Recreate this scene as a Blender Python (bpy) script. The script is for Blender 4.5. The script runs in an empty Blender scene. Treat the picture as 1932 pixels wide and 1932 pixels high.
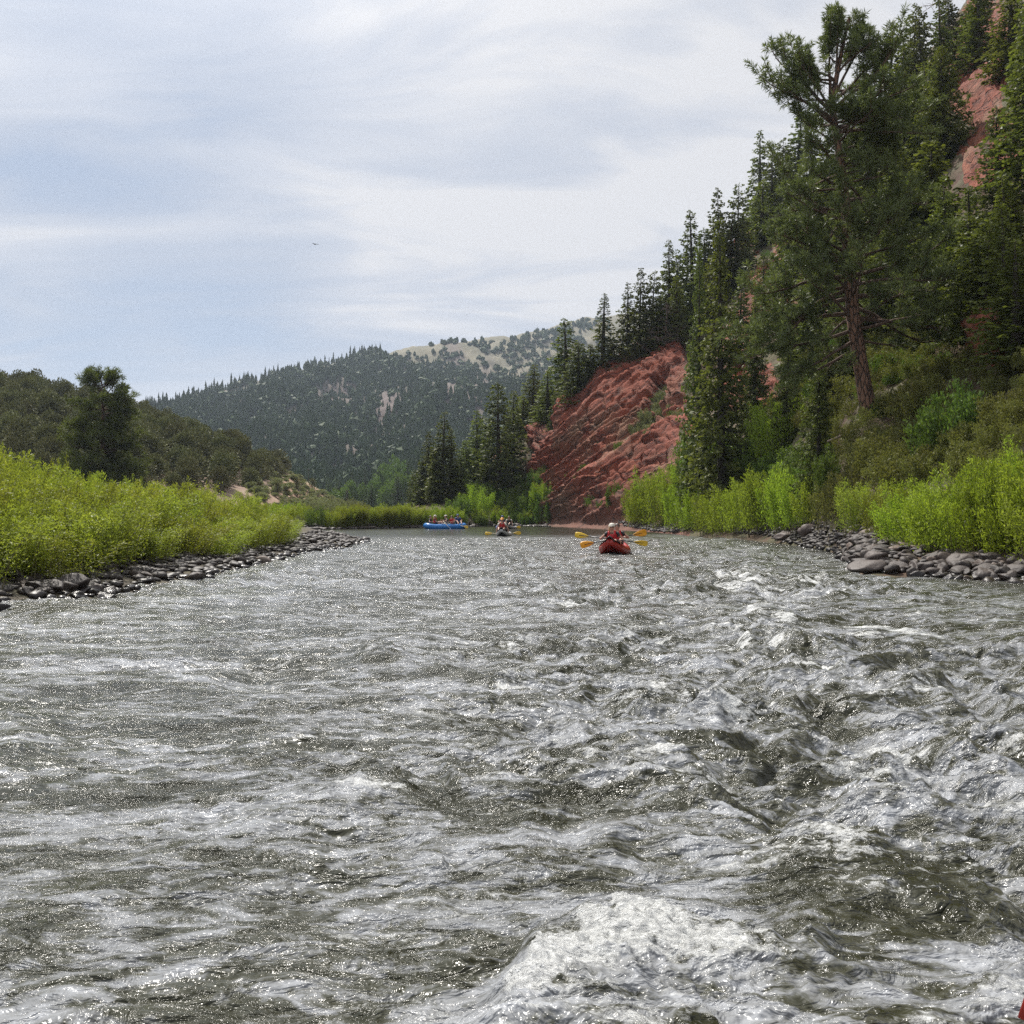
import bpy, math, random
import numpy as np
from mathutils import Vector, Matrix, Quaternion
SC = bpy.context.scene
COL = SC.collection
S = 0.93                       # nominal survey units -> metres
EYE = 1.55 * S
R = math.radians

# ------------------------------------------------------------------ camera
cam = bpy.data.cameras.new('camera'); camo = bpy.data.objects.new('camera', cam); COL.objects.link(camo)
camo.location = (0, 0, EYE); camo.rotation_euler = (R(90), 0, 0)
cam.sensor_width = 36; cam.lens = 36 * 1.04; cam.clip_start = 0.1; cam.clip_end = 9000
SC.camera = camo
# ------------------------------------------------------------------ exposure
vs = SC.view_settings
vs.view_transform = 'Standard'; vs.look = 'None'; vs.exposure = 0.2; vs.gamma = 1.0; vs.use_curve_mapping = False
# ------------------------------------------------------------------ sun and sky
SUN_EL, SUN_AZ = 56.0, -28.0      # degrees, azimuth from +Y towards +X
sun = bpy.data.lights.new('sun', 'SUN'); sun.energy = 5.0; sun.angle = R(0.6); sun.color = (1.0, 0.95, 0.87)
suno = bpy.data.objects.new('sun', sun); COL.objects.link(suno)
_e, _a = R(SUN_EL), R(SUN_AZ)
tosun = Vector((math.cos(_e) * math.sin(_a), math.cos(_e) * math.cos(_a), math.sin(_e)))
suno.rotation_euler = tosun.to_track_quat('Z', 'Y').to_euler()

def nd(nt, typ, ins=None, **kw):
    n = nt.nodes.new(typ)
    for k, v in kw.items(): setattr(n, k, v)
    for k, v in (ins or {}).items():
        if isinstance(v, bpy.types.NodeSocket): nt.links.new(v, n.inputs[k])
        else: n.inputs[k].default_value = v
    return n
def ramp(nt, fac, stops, interp='LINEAR'):
    n = nd(nt, 'ShaderNodeValToRGB', {0: fac}); n.color_ramp.interpolation = interp
    el = n.color_ramp.elements
    while len(el) > 1: el.remove(el[-1])
    el[0].position = stops[0][0]; el[0].color = tuple(stops[0][1]) + (1,)
    for p, c in stops[1:]:
        e = el.new(p); e.color = tuple(c) + (1,)
    return n.outputs[0]
def g3(v): return (v, v, v)
def math_(nt, op, a, b=0.0, c=0.0, clamp=False):
    n = nt.nodes.new('ShaderNodeMath'); n.operation = op; n.use_clamp = clamp
    for i, v in enumerate((a, b, c)):
        if isinstance(v, bpy.types.NodeSocket): nt.links.new(v, n.inputs[i])
        else: n.inputs[i].default_value = v
    return n.outputs[0]
def mixc(nt, f, a, b, typ='MIX'):
    n = nt.nodes.new('ShaderNodeMix'); n.data_type = 'RGBA'; n.blend_type = typ
    for s_, v in ((n.inputs[0], f), (n.inputs[6], a), (n.inputs[7], b)):
        if isinstance(v, bpy.types.NodeSocket): nt.links.new(v, s_)
        elif s_.type == 'RGBA': s_.default_value = tuple(v) + (1,)
        else: s_.default_value = v
    return n.outputs[2]
def vmath(nt, op, a, b=None, scale=None):
    n = nt.nodes.new('ShaderNodeVectorMath'); n.operation = op
    for i, v in enumerate((a, b)):
        if v is None: continue
        if isinstance(v, bpy.types.NodeSocket): nt.links.new(v, n.inputs[i])
        else: n.inputs[i].default_value = v
    if scale is not None: n.inputs['Scale'].default_value = scale
    return n

w = bpy.data.worlds.new('World'); SC.world = w; w.use_nodes = True
nt = w.node_tree; nt.nodes.clear()
sky = nd(nt, 'ShaderNodeTexSky', sky_type='NISHITA', sun_disc=False, sun_elevation=R(SUN_EL), sun_rotation=R(SUN_AZ), altitude=2000.0, air_density=1.0, dust_density=1.5)
tc = nd(nt, 'ShaderNodeTexCoord').outputs['Generated']
sep = nd(nt, 'ShaderNodeSeparateXYZ', {0: tc})
zz = math_(nt, 'ADD', math_(nt, 'MAXIMUM', sep.outputs[2], 0.0), 0.22)
px = math_(nt, 'DIVIDE', sep.outputs[0], zz); py = math_(nt, 'DIVIDE', sep.outputs[1], zz)
pv = nd(nt, 'ShaderNodeCombineXYZ', {0: px, 1: py, 2: 0.0}).outputs[0]
mp = nd(nt, 'ShaderNodeMapping', {'Vector': pv, 'Rotation': (0, 0, R(28)), 'Scale': (0.55, 1.25, 1), 'Location': (3.1, 7.7, 0)}).outputs[0]
n1 = nd(nt, 'ShaderNodeTexNoise', {'Vector': mp, 'Scale': 0.9, 'Detail': 5.0, 'Roughness': 0.5, 'Distortion': 0.5}).outputs[0]
n2 = nd(nt, 'ShaderNodeTexNoise', {'Vector': mp, 'Scale': 3.2, 'Detail': 5.0, 'Roughness': 0.55, 'Distortion': 0.9}).outputs[0]
cl = math_(nt, 'ADD', math_(nt, 'MULTIPLY', n1, 1.5), math_(nt, 'MULTIPLY', n2, 0.8))
cl = math_(nt, 'MULTIPLY_ADD', math_(nt, 'SUBTRACT', cl, 1.15), 1.45, 0.86)
def dirpx(x, y):
    return Vector(((x - 966) / 2009, 1, (966 - y) / 2009)).normalized()
# thin places in the cloud where the blue sky shows (direction, width, height, strength)
for (bx, by, sx, sy, st) in ((240, 590, 0.17, 0.030, 0.62), (430, 470, 0.11, 0.05, 0.36), (40, 320, 0.08, 0.022, 0.5), (330, 100, 0.10, 0.09, 0.28),
                             (60, 690, 0.16, 0.02, 0.20), (1000, 340, 0.16, 0.05, 0.12), (1050, 80, 0.2, 0.08, 0.12), (330, 650, 0.14, 0.02, 0.25)):
    c = dirpx(bx, by)
    dv = vmath(nt, 'SUBTRACT', tc, tuple(c)).outputs[0]
    dv = vmath(nt, 'MULTIPLY', dv, (1 / sx, 1 / sx, 1 / sy)).outputs[0]
    dn = nd(nt, 'ShaderNodeTexNoise', {'Vector': tc, 'Scale': 9.0, 'Detail': 3.0}).outputs[1]
    dv = vmath(nt, 'ADD', dv, vmath(nt, 'SCALE', vmath(nt, 'SUBTRACT', dn, (0.5, 0.5, 0.5)).outputs[0], None, 1.6).outputs[0]).outputs[0]
    ln = vmath(nt, 'LENGTH', dv).outputs[1]
    bl = math_(nt, 'MULTIPLY', math_(nt, 'POWER', 2.718, math_(nt, 'MULTIPLY', math_(nt, 'MULTIPLY', ln, ln), -0.8)), st)
    cl = math_(nt, 'SUBTRACT', cl, bl)
cover = math_(nt, 'MAXIMUM', math_(nt, 'MINIMUM', cl, 1.0), 0.12)
bgs = nd(nt, 'ShaderNodeBackground', {0: sky.outputs[0], 1: 0.10})
ccol = ramp(nt, cover, ((0.2, (0.45, 0.515, 0.625)), (0.5, (0.53, 0.575, 0.66)), (0.8, (0.635, 0.665, 0.73)), (1.0, (0.77, 0.775, 0.80))))
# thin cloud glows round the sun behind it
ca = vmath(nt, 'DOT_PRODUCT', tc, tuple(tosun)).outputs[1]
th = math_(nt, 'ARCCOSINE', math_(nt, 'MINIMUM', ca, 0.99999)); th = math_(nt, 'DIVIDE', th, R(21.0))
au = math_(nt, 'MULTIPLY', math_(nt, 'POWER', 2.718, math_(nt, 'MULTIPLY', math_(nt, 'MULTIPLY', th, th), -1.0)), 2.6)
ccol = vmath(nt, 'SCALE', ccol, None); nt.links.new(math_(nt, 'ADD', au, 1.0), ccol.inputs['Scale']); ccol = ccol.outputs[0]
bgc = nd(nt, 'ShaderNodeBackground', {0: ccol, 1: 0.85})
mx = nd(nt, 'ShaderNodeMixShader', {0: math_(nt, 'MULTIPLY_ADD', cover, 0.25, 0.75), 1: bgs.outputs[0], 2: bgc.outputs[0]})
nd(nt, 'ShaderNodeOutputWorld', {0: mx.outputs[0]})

SC.cycles.max_bounces = 6; SC.cycles.diffuse_bounces = 2; SC.cycles.glossy_bounces = 3; SC.cycles.transmission_bounces = 3
SC.cycles.transparent_max_bounces = 6; SC.cycles.volume_bounces = 0
SC.cycles.sample_clamp_direct = 0.0; SC.cycles.sample_clamp_indirect = 6.0
SC.cycles.use_denoising = False

# ================================================================== numpy helpers
def _hash(ix, iy, seed):
    h = (ix.astype(np.int64) * 374761393 + iy.astype(np.int64) * 668265263 + seed * 974634777) & 0xFFFFFFFF
    h = ((h ^ (h >> 13)) * 1274126177) & 0xFFFFFFFF
    h = (h ^ (h >> 16)) & 0xFFFFFFFF
    return h
def noise(x, y, seed=0):
    x = np.asarray(x, float); y = np.asarray(y, float)
    x0 = np.floor(x); y0 = np.floor(y); fx = x - x0; fy = y - y0
    u = fx * fx * fx * (fx * (fx * 6 - 15) + 10); v = fy * fy * fy * (fy * (fy * 6 - 15) + 10)
    def gr(ix, iy, dx, dy):
        a = _hash(ix, iy, seed) * (2 * math.pi / 4294967296.0)
        return np.cos(a) * dx + np.sin(a) * dy
    a = gr(x0, y0, fx, fy); b = gr(x0 + 1, y0, fx - 1, fy); c = gr(x0, y0 + 1, fx, fy - 1); d = gr(x0 + 1, y0 + 1, fx - 1, fy - 1)
    return ((a + (b - a) * u) * (1 - v) + (c + (d - c) * u) * v) * 1.5
def fbm(x, y, seed=0, o=4, g=0.5):
    s = 0; a = 1.0
    for i in range(o):
        s = s + a * noise(x * 2 ** i, y * 2 ** i, seed + i * 17); a *= g
    return s
def sstep(a, b, x):
    t = np.clip((x - a) / (b - a), 0, 1); return t * t * (3 - 2 * t)

def make_mesh(name, V, F, mats=None, smooth=False, midx=None):
    """F: list of integer arrays (n,k)"""
    if isinstance(F, np.ndarray): F = [F]
    F = [f for f in F if len(f)]
    me = bpy.data.meshes.new(name)
    V = np.asarray(V, np.float32)
    me.vertices.add(len(V)); me.vertices.foreach_set('co', V.ravel())
    nl = sum(f.size for f in F); nf = sum(len(f) for f in F)
    me.loops.add(nl); me.polygons.add(nf)
    me.loops.foreach_set('vertex_index', np.concatenate([f.ravel() for f in F]).astype(np.int32))
    tot = np.concatenate([np.full(len(f), f.shape[1]) for f in F]).astype(np.int32)
    me.polygons.foreach_set('loop_start', np.concatenate([[0], np.cumsum(tot)[:-1]]).astype(np.int32))
    me.polygons.foreach_set('use_smooth', np.full(nf, smooth))
    if midx is not None: me.polygons.foreach_set('material_index', np.asarray(midx, np.int32))
    me.update(calc_edges=True)
    for m in (mats or []): me.materials.append(m)
    return me
def attr(me, name, arr):
    a = me.attributes.new(name, 'FLOAT', 'POINT'); a.data.foreach_set('value', np.asarray(arr, np.float32).ravel())
class MB:
    """collects pieces into one mesh"""
    def __init__(s): s.V = []; s.F = {}; s.n = 0
    def add(s, V, F):
        V = np.asarray(V, float)
        if isinstance(F, np.ndarray): F = [F]
        for f in F:
            f = np.asarray(f, int)
            if len(f): s.F.setdefault(f.shape[1], []).append(f + s.n)
        s.V.append(V); s.n += len(V)
    def mesh(s, name, m, smooth=False):
        return make_mesh(name, np.concatenate(s.V), [np.concatenate(v) for v in s.F.values()], [m] if m else None, smooth)
def tube(P, rad, n=6, cap=True, squash=None):
    P = [Vector(p) for p in P]; k = len(P)
    if not hasattr(rad, '__len__'): rad = [rad] * k
    V = []; up = Vector((0.13, 0.07, 1)).normalized()
    for i in range(k):
        t = (P[min(i + 1, k - 1)] - P[max(i - 1, 0)])
        t = t.normalized() if t.length > 1e-9 else Vector((0, 0, 1))
        if abs(t.dot(up)) > 0.97: a = t.cross(Vector((1, 0.1, 0))).normalized()
        else: a = t.cross(up).normalized()
        b = t.cross(a)
        for j in range(n):
            th = 2 * math.pi * j / n
            V.append(P[i] + a * (math.cos(th) * rad[i]) + b * (math.sin(th) * rad[i] * (squash or 1)))
    F = [(i * n + j, i * n + (j + 1) % n, (i + 1) * n + (j + 1) % n, (i + 1) * n + j) for i in range(k - 1) for j in range(n)]
    Fs = [np.array(F)]
    V = [tuple(v) for v in V]
    if cap:
        V += [tuple(P[0]), tuple(P[-1])]; c0, c1 = k * n, k * n + 1
        Fs.append(np.array([(c0, (j + 1) % n, j) for j in range(n)] + [(c1, (k - 1) * n + j, (k - 1) * n + (j + 1) % n) for j in range(n)]))
    return np.array(V), Fs
def ellipsoid(c, r, nu=12, nv=8):
    V = []; F = []
    for i in range(nv + 1):
        ph = math.pi * i / nv
        for j in range(nu):
            th = 2 * math.pi * j / nu
            V.append((c[0] + r[0] * math.sin(ph) * math.cos(th), c[1] + r[1] * math.sin(ph) * math.sin(th), c[2] + r[2] * math.cos(ph)))
    for i in range(nv):
        for j in range(nu):
            F.append((i * nu + j, (i + 1) * nu + j, (i + 1) * nu + (j + 1) % nu, i * nu + (j + 1) % nu))
    return np.array(V), np.array(F)

def obj(name, me, parent=None, loc=None, label=None, cat=None, group=None, kind=None, rz=None, sc=None):
    o = bpy.data.objects.new(name, me); COL.objects.link(o)
    if parent is not None: o.parent = parent
    if loc is not None: o.location = loc
    if rz is not None: o.rotation_euler = (0, 0, rz)
    if sc is not None: o.scale = sc if hasattr(sc, '__len__') else (sc,) * 3
    if label: o['label'] = label
    if cat: o['category'] = cat
    if group: o['group'] = group
    if kind: o['kind'] = kind
    return o

# ================================================================== materials
def newmat(name):
    m = bpy.data.materials.new(name); m.use_nodes = True
    nt = m.node_tree; nt.nodes.clear()
    return m, nt, nd(nt, 'ShaderNodeOutputMaterial')
def simple(name, col, rough=0.6, var=0.25, scale=8.0, bump=0.0, metal=0.0, spec=0.5, coat=0.0):
    m, nt, out = newmat(name)
    tc = nd(nt, 'ShaderNodeTexCoord').outputs['Object']
    n = nd(nt, 'ShaderNodeTexNoise', {'Vector': tc, 'Scale': scale, 'Detail': 5.0, 'Roughness': 0.6}).outputs[0]
    c = ramp(nt, n, ((0.3, [x * (1 - var) for x in col]), (0.7, [min(1, x * (1 + var)) for x in col])))
    p = nd(nt, 'ShaderNodeBsdfPrincipled', {'Base Color': c, 'Roughness': rough, 'Metallic': metal, 'Specular IOR Level': spec, 'Coat Weight': coat})
    if bump:
        b = nd(nt, 'ShaderNodeBump', {'Strength': bump, 'Distance': 0.02, 'Height': n}); nt.links.new(b.outputs[0], p.inputs['Normal'])
    nt.links.new(p.outputs[0], out.inputs[0]); return m
def leafmat(name, c1, c2, trans=0.35, rough=0.55, scale=0.7, third=None, sat=0.12):
    """foliage: clump-scale and object-scale colour variation, with light passing through the leaves"""
    m, nt, out = newmat(name)
    tc = nd(nt, 'ShaderNodeTexCoord').outputs['Object']
    oi = nd(nt, 'ShaderNodeObjectInfo')
    sh = vmath(nt, 'ADD', tc, oi.outputs['Location']).outputs[0]
    n = nd(nt, 'ShaderNodeTexNoise', {'Vector': sh, 'Scale': scale, 'Detail': 3.0, 'Roughness': 0.7}).outputs[0]
    geo = nd(nt, 'ShaderNodeNewGeometry').outputs['Random Per Island']
    f = math_(nt, 'ADD', math_(nt, 'MULTIPLY', n, 0.7), math_(nt, 'MULTIPLY', geo, 0.35))
    st = [(0.28, c1), (0.68, c2)]
    if third: st.append((0.82, third))
    c = ramp(nt, f, st)
    hs = nd(nt, 'ShaderNodeHueSaturation', {'Color': c, 'Hue': math_(nt, 'MULTIPLY_ADD', oi.outputs['Random'], 0.03, 0.485),
                                            'Value': math_(nt, 'MULTIPLY_ADD', oi.outputs['Random'], 0.45, 0.78)}).outputs[0]
    p = nd(nt, 'ShaderNodeBsdfPrincipled', {'Base Color': hs, 'Roughness': rough, 'Specular IOR Level': 0.12})
    t = nd(nt, 'ShaderNodeBsdfTranslucent', {'Color': mixc(nt, 1.0, hs, (1.25, 1.3, 0.6), 'MULTIPLY')})
    mx = nd(nt, 'ShaderNodeMixShader', {0: trans, 1: p.outputs[0], 2: t.outputs[0]})
    nt.links.new(mx.outputs[0], out.inputs[0]); return m

M = {}
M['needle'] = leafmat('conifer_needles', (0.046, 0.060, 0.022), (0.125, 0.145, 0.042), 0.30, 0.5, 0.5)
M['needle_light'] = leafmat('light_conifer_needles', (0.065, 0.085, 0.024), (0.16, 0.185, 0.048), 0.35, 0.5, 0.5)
M['needle_far'] = leafmat('far_conifer_needles', (0.028, 0.048, 0.020), (0.060, 0.090, 0.034), 0.2, 0.6, 0.3)
M['pine'] = leafmat('pine_needles', (0.060, 0.076, 0.034), (0.150, 0.172, 0.074), 0.28, 0.42, 0.9)
M['juniper'] = leafmat('juniper_foliage', (0.068, 0.076, 0.034), (0.190, 0.192, 0.085), 0.06, 0.6, 0.5)
M['willow'] = leafmat('willow_leaves', (0.13, 0.16, 0.028), (0.27, 0.30, 0.055), 0.45, 0.45, 0.55, (0.42, 0.42, 0.14))
M['willow_r'] = leafmat('bank_willow_leaves', (0.13, 0.18, 0.025), (0.27, 0.34, 0.050), 0.48, 0.45, 0.55, (0.38, 0.45, 0.12))
M['shrub'] = leafmat('shrub_leaves', (0.055, 0.095, 0.024), (0.14, 0.20, 0.050), 0.35, 0.5, 0.9)
M['oliveshrub'] = leafmat('olive_shrub_leaves', (0.09, 0.10, 0.032), (0.19, 0.19, 0.065), 0.3, 0.55, 0.9)
M['sage'] = leafmat('sage_leaves', (0.11, 0.125, 0.07), (0.22, 0.23, 0.13), 0.25, 0.6, 0.9)
M['cottonwood'] = leafmat('cottonwood_leaves', (0.06, 0.10, 0.03), (0.12, 0.18, 0.055), 0.3, 0.5, 0.3)
M['bark'] = simple('brown_bark', (0.10, 0.062, 0.045), 0.9, 0.5, 9.0, 0.6)
M['bark_dark'] = simple('dark_bark', (0.045, 0.036, 0.030), 0.9, 0.4, 9.0, 0.4)
M['twig'] = simple('dead_grey_wood', (0.17, 0.13, 0.11), 0.9, 0.3, 6.0)
M['stem'] = simple('willow_stem', (0.12, 0.10, 0.045), 0.8, 0.3, 6.0)
# plated ponderosa bark
m, nt, out = newmat('ponderosa_bark'); M['pbark'] = m
tcx = nd(nt, 'ShaderNodeTexCoord').outputs['Object']
mpp = nd(nt, 'ShaderNodeMapping', {'Vector': tcx, 'Scale': (1, 1, 0.3)}).outputs[0]
vo = nd(nt, 'ShaderNodeTexVoronoi', {'Vector': mpp, 'Scale': 7.0, 'Randomness': 1.0}, feature='DISTANCE_TO_EDGE').outputs[0]
nn = nd(nt, 'ShaderNodeTexNoise', {'Vector': mpp, 'Scale': 14.0, 'Detail': 5.0}).outputs[0]
cr = mixc(nt, ramp(nt, vo, ((0.02, g3(0)), (0.16, g3(1)))), (0.028, 0.02, 0.016), ramp(nt, nn, ((0.3, (0.13, 0.070, 0.045)), (0.7, (0.27, 0.15, 0.10)))))
hh = math_(nt, 'ADD', math_(nt, 'MINIMUM', vo, 0.15), math_(nt, 'MULTIPLY', nn, 0.06))
bb = nd(nt, 'ShaderNodeBump', {'Strength': 0.9, 'Distance': 0.15, 'Height': hh})
pp = nd(nt, 'ShaderNodeBsdfPrincipled', {'Base Color': cr, 'Roughness': 0.9, 'Normal': bb.outputs[0]})
nt.links.new(pp.outputs[0], out.inputs[0])

def stonemat(name, c1, c2, c3, rough=0.62):
    m, nt, out = newmat(name)
    tc = nd(nt, 'ShaderNodeTexCoord').outputs['Object']; oi = nd(nt, 'ShaderNodeObjectInfo')
    v = vmath(nt, 'ADD', tc, vmath(nt, 'SCALE', oi.outputs['Location'], None, 3.0).outputs[0]).outputs[0]
    n = nd(nt, 'ShaderNodeTexNoise', {'Vector': v, 'Scale': 6.0, 'Detail': 6.0, 'Roughness': 0.65}).outputs[0]
    base = ramp(nt, oi.outputs['Random'], ((0.0, c1), (0.45, c2), (0.8, c1), (1.0, c3)))
    c = mixc(nt, 1.0, base, ramp(nt, n, ((0.3, g3(0.55)), (0.7, g3(1.35)))), 'MULTIPLY')
    gz = nd(nt, 'ShaderNodeSeparateXYZ', {0: nd(nt, 'ShaderNodeNewGeometry').outputs['Position']}).outputs[2]
    wet = ramp(nt, gz, ((0.03, g3(0)), (0.16, g3(1))))       # the waterline keeps the feet of the stones wet
    c = mixc(nt, wet, mixc(nt, 1.0, c, g3(0.42), 'MULTIPLY'), c)
    b = nd(nt, 'ShaderNodeBump', {'Strength': 0.5, 'Distance': 0.03, 'Height': n})
    p = nd(nt, 'ShaderNodeBsdfPrincipled', {'Base Color': c, 'Roughness': math_(nt, 'MULTIPLY_ADD', wet, rough - 0.25, 0.25), 'Normal': b.outputs[0]})
    nt.links.new(p.outputs[0], out.inputs[0]); return m
M['stone'] = stonemat('river_stone', (0.032, 0.024, 0.020), (0.060, 0.043, 0.035), (0.15, 0.105, 0.08))
M['boulder'] = stonemat('river_boulder', (0.050, 0.038, 0.033), (0.080, 0.060, 0.050), (0.12, 0.085, 0.07))

def groundmat(name, layers, scale, bumpd=0.3, rough=0.95):
    """three soils mixed by noise; the rock attribute brings in red rock"""
    m, nt, out = newmat(name)
    tc = nd(nt, 'ShaderNodeTexCoord').outputs['Object']
    n1 = nd(nt, 'ShaderNodeTexNoise', {'Vector': tc, 'Scale': scale, 'Detail': 7.0, 'Roughness': 0.62}).outputs[0]
    n2 = nd(nt, 'ShaderNodeTexNoise', {'Vector': tc, 'Scale': scale * 9, 'Detail': 5.0, 'Roughness': 0.65}).outputs[0]
    f = math_(nt, 'ADD', math_(nt, 'MULTIPLY', n1, 0.6), math_(nt, 'MULTIPLY', n2, 0.4))
    k = len(layers)
    c = ramp(nt, f, [(0.36 + 0.28 * i / (k - 1), l) for i, l in enumerate(layers)])
    b = nd(nt, 'ShaderNodeBump', {'Strength': 0.7, 'Distance': bumpd, 'Height': n2})
    p = nd(nt, 'ShaderNodeBsdfPrincipled', {'Base Color': c, 'Roughness': rough, 'Normal': b.outputs[0]})
    nt.links.new(p.outputs[0], out.inputs[0]); return m, nt, c, p
M['slope'] = groundmat('hillside_soil_and_grass', [(0.075, 0.032, 0.024), (0.095, 0.058, 0.035), (0.08, 0.078, 0.036), (0.13, 0.095, 0.055)], 0.35)[0]
M['lhill'] = groundmat('dry_hill_soil', [(0.16, 0.12, 0.085), (0.25, 0.17, 0.125), (0.30, 0.235, 0.155)], 0.08)[0]
M['mud'] = groundmat('river_bed', [(0.05, 0.042, 0.032), (0.085, 0.07, 0.05), (0.10, 0.09, 0.05)], 0.8, 0.05)[0]
M['flat'] = groundmat('valley_floor', [(0.09, 0.09, 0.04), (0.15, 0.14, 0.065), (0.18, 0.13, 0.09)], 0.1, 0.2)[0]
m, nt, c, p = groundmat('mountain_ground', [(0.06, 0.062, 0.04), (0.09, 0.083, 0.058), (0.12, 0.105, 0.072)], 0.012, 2.0)
M['mountain'] = m
gz = nd(nt, 'ShaderNodeAttribute', attribute_name='open').outputs['Fac']
grass = ramp(nt, nd(nt, 'ShaderNodeTexNoise', {'Vector': nd(nt, 'ShaderNodeTexCoord').outputs['Object'], 'Scale': 0.04, 'Detail': 8.0, 'Roughness': 0.7}).outputs[0], ((0.35, (0.11, 0.105, 0.066)), (0.65, (0.19, 0.168, 0.112))))
purple = nd(nt, 'ShaderNodeAttribute', attribute_name='scree').outputs['Fac']
cc = mixc(nt, gz, c, grass); cc = mixc(nt, purple, cc, (0.11, 0.082, 0.072))
nt.links.new(cc, p.inputs['Base Color'])
# tan cut bank at the end of the left hill
m, nt, c, p = groundmat('tan_hill_soil', [(0.16, 0.12, 0.085), (0.25, 0.17, 0.125), (0.30, 0.235, 0.155)], 0.08)
M['lhill'] = m
ba = nd(nt, 'ShaderNodeAttribute', attribute_name='bare').outputs['Fac']
tcx = nd(nt, 'ShaderNodeTexCoord').outputs['Object']
tn = nd(nt, 'ShaderNodeTexNoise', {'Vector': nd(nt, 'ShaderNodeMapping', {'Vector': tcx, 'Scale': (1, 1, 3)}).outputs[0], 'Scale': 0.35, 'Detail': 8.0, 'Roughness': 0.7}).outputs[0]
cc = mixc(nt, ba, c, ramp(nt, tn, ((0.36, (0.20, 0.085, 0.06)), (0.5, (0.30, 0.19, 0.125)), (0.62, (0.40, 0.31, 0.19)))))
nt.links.new(cc, p.inputs['Base Color'])
# red bedded rock
m, nt, out = newmat('red_rock'); M['redrock'] = m
tcx = nd(nt, 'ShaderNodeTexCoord').outputs['Object']
spx = nd(nt, 'ShaderNodeSeparateXYZ', {0: tcx})
wob = nd(nt, 'ShaderNodeTexNoise', {'Vector': tcx, 'Scale': 0.35, 'Detail': 4.0}).outputs[0]
bed = math_(nt, 'ADD', math_(nt, 'MULTIPLY_ADD', spx.outputs[0], -0.62, spx.outputs[2]), math_(nt, 'MULTIPLY', wob, 3.0))
bv = nd(nt, 'ShaderNodeCombineXYZ', {0: bed, 1: math_(nt, 'MULTIPLY', spx.outputs[0], 0.12), 2: math_(nt, 'MULTIPLY', spx.outputs[1], 0.12)}).outputs[0]
s1 = nd(nt, 'ShaderNodeTexNoise', {'Vector': bv, 'Scale': 1.3, 'Detail': 6.0, 'Roughness': 0.7}).outputs[0]
s2 = nd(nt, 'ShaderNodeTexNoise', {'Vector': tcx, 'Scale': 1.6, 'Detail': 7.0, 'Roughness': 0.7}).outputs[0]
s3 = nd(nt, 'ShaderNodeTexNoise', {'Vector': tcx, 'Scale': 0.13, 'Detail': 5.0, 'Roughness': 0.6}).outputs[0]
c = ramp(nt, math_(nt, 'ADD', math_(nt, 'MULTIPLY', s1, 0.6), math_(nt, 'MULTIPLY', s2, 0.4)), ((0.36, (0.055, 0.018, 0.013)), (0.43, (0.17, 0.046, 0.025)), (0.55, (0.255, 0.062, 0.030)), (0.68, (0.34, 0.110, 0.055))))
c = mixc(nt, ramp(nt, s3, ((0.5, g3(0)), (0.66, g3(0.75)))), c, (0.22, 0.14, 0.085))
low = ramp(nt, math_(nt, 'MULTIPLY', spx.outputs[2], 0.1), ((0.05, g3(0.75)), (0.35, g3(0.0))))
c = mixc(nt, low, c, (0.15, 0.075, 0.052))
vo = nd(nt, 'ShaderNodeTexVoronoi', {'Vector': bv, 'Scale': 1.1}, feature='DISTANCE_TO_EDGE').outputs[0]
ck = ramp(nt, vo, ((0.0, g3(0)), (0.05, g3(1))))
c = mixc(nt, 1.0, c, ramp(nt, vo, ((0.0, g3(0.35)), (0.05, g3(1)))), 'MULTIPLY')
hgt = math_(nt, 'ADD', math_(nt, 'ADD', math_(nt, 'MULTIPLY', s1, 1.2), s2), math_(nt, 'MULTIPLY', ck, 0.35))
b = nd(nt, 'ShaderNodeBump', {'Strength': 1.0, 'Distance': 0.30, 'Height': hgt})
p = nd(nt, 'ShaderNodeBsdfPrincipled', {'Base Color': c, 'Roughness': 0.9, 'Normal': b.outputs[0]})
nt.links.new(p.outputs[0], out.inputs[0])

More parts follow.
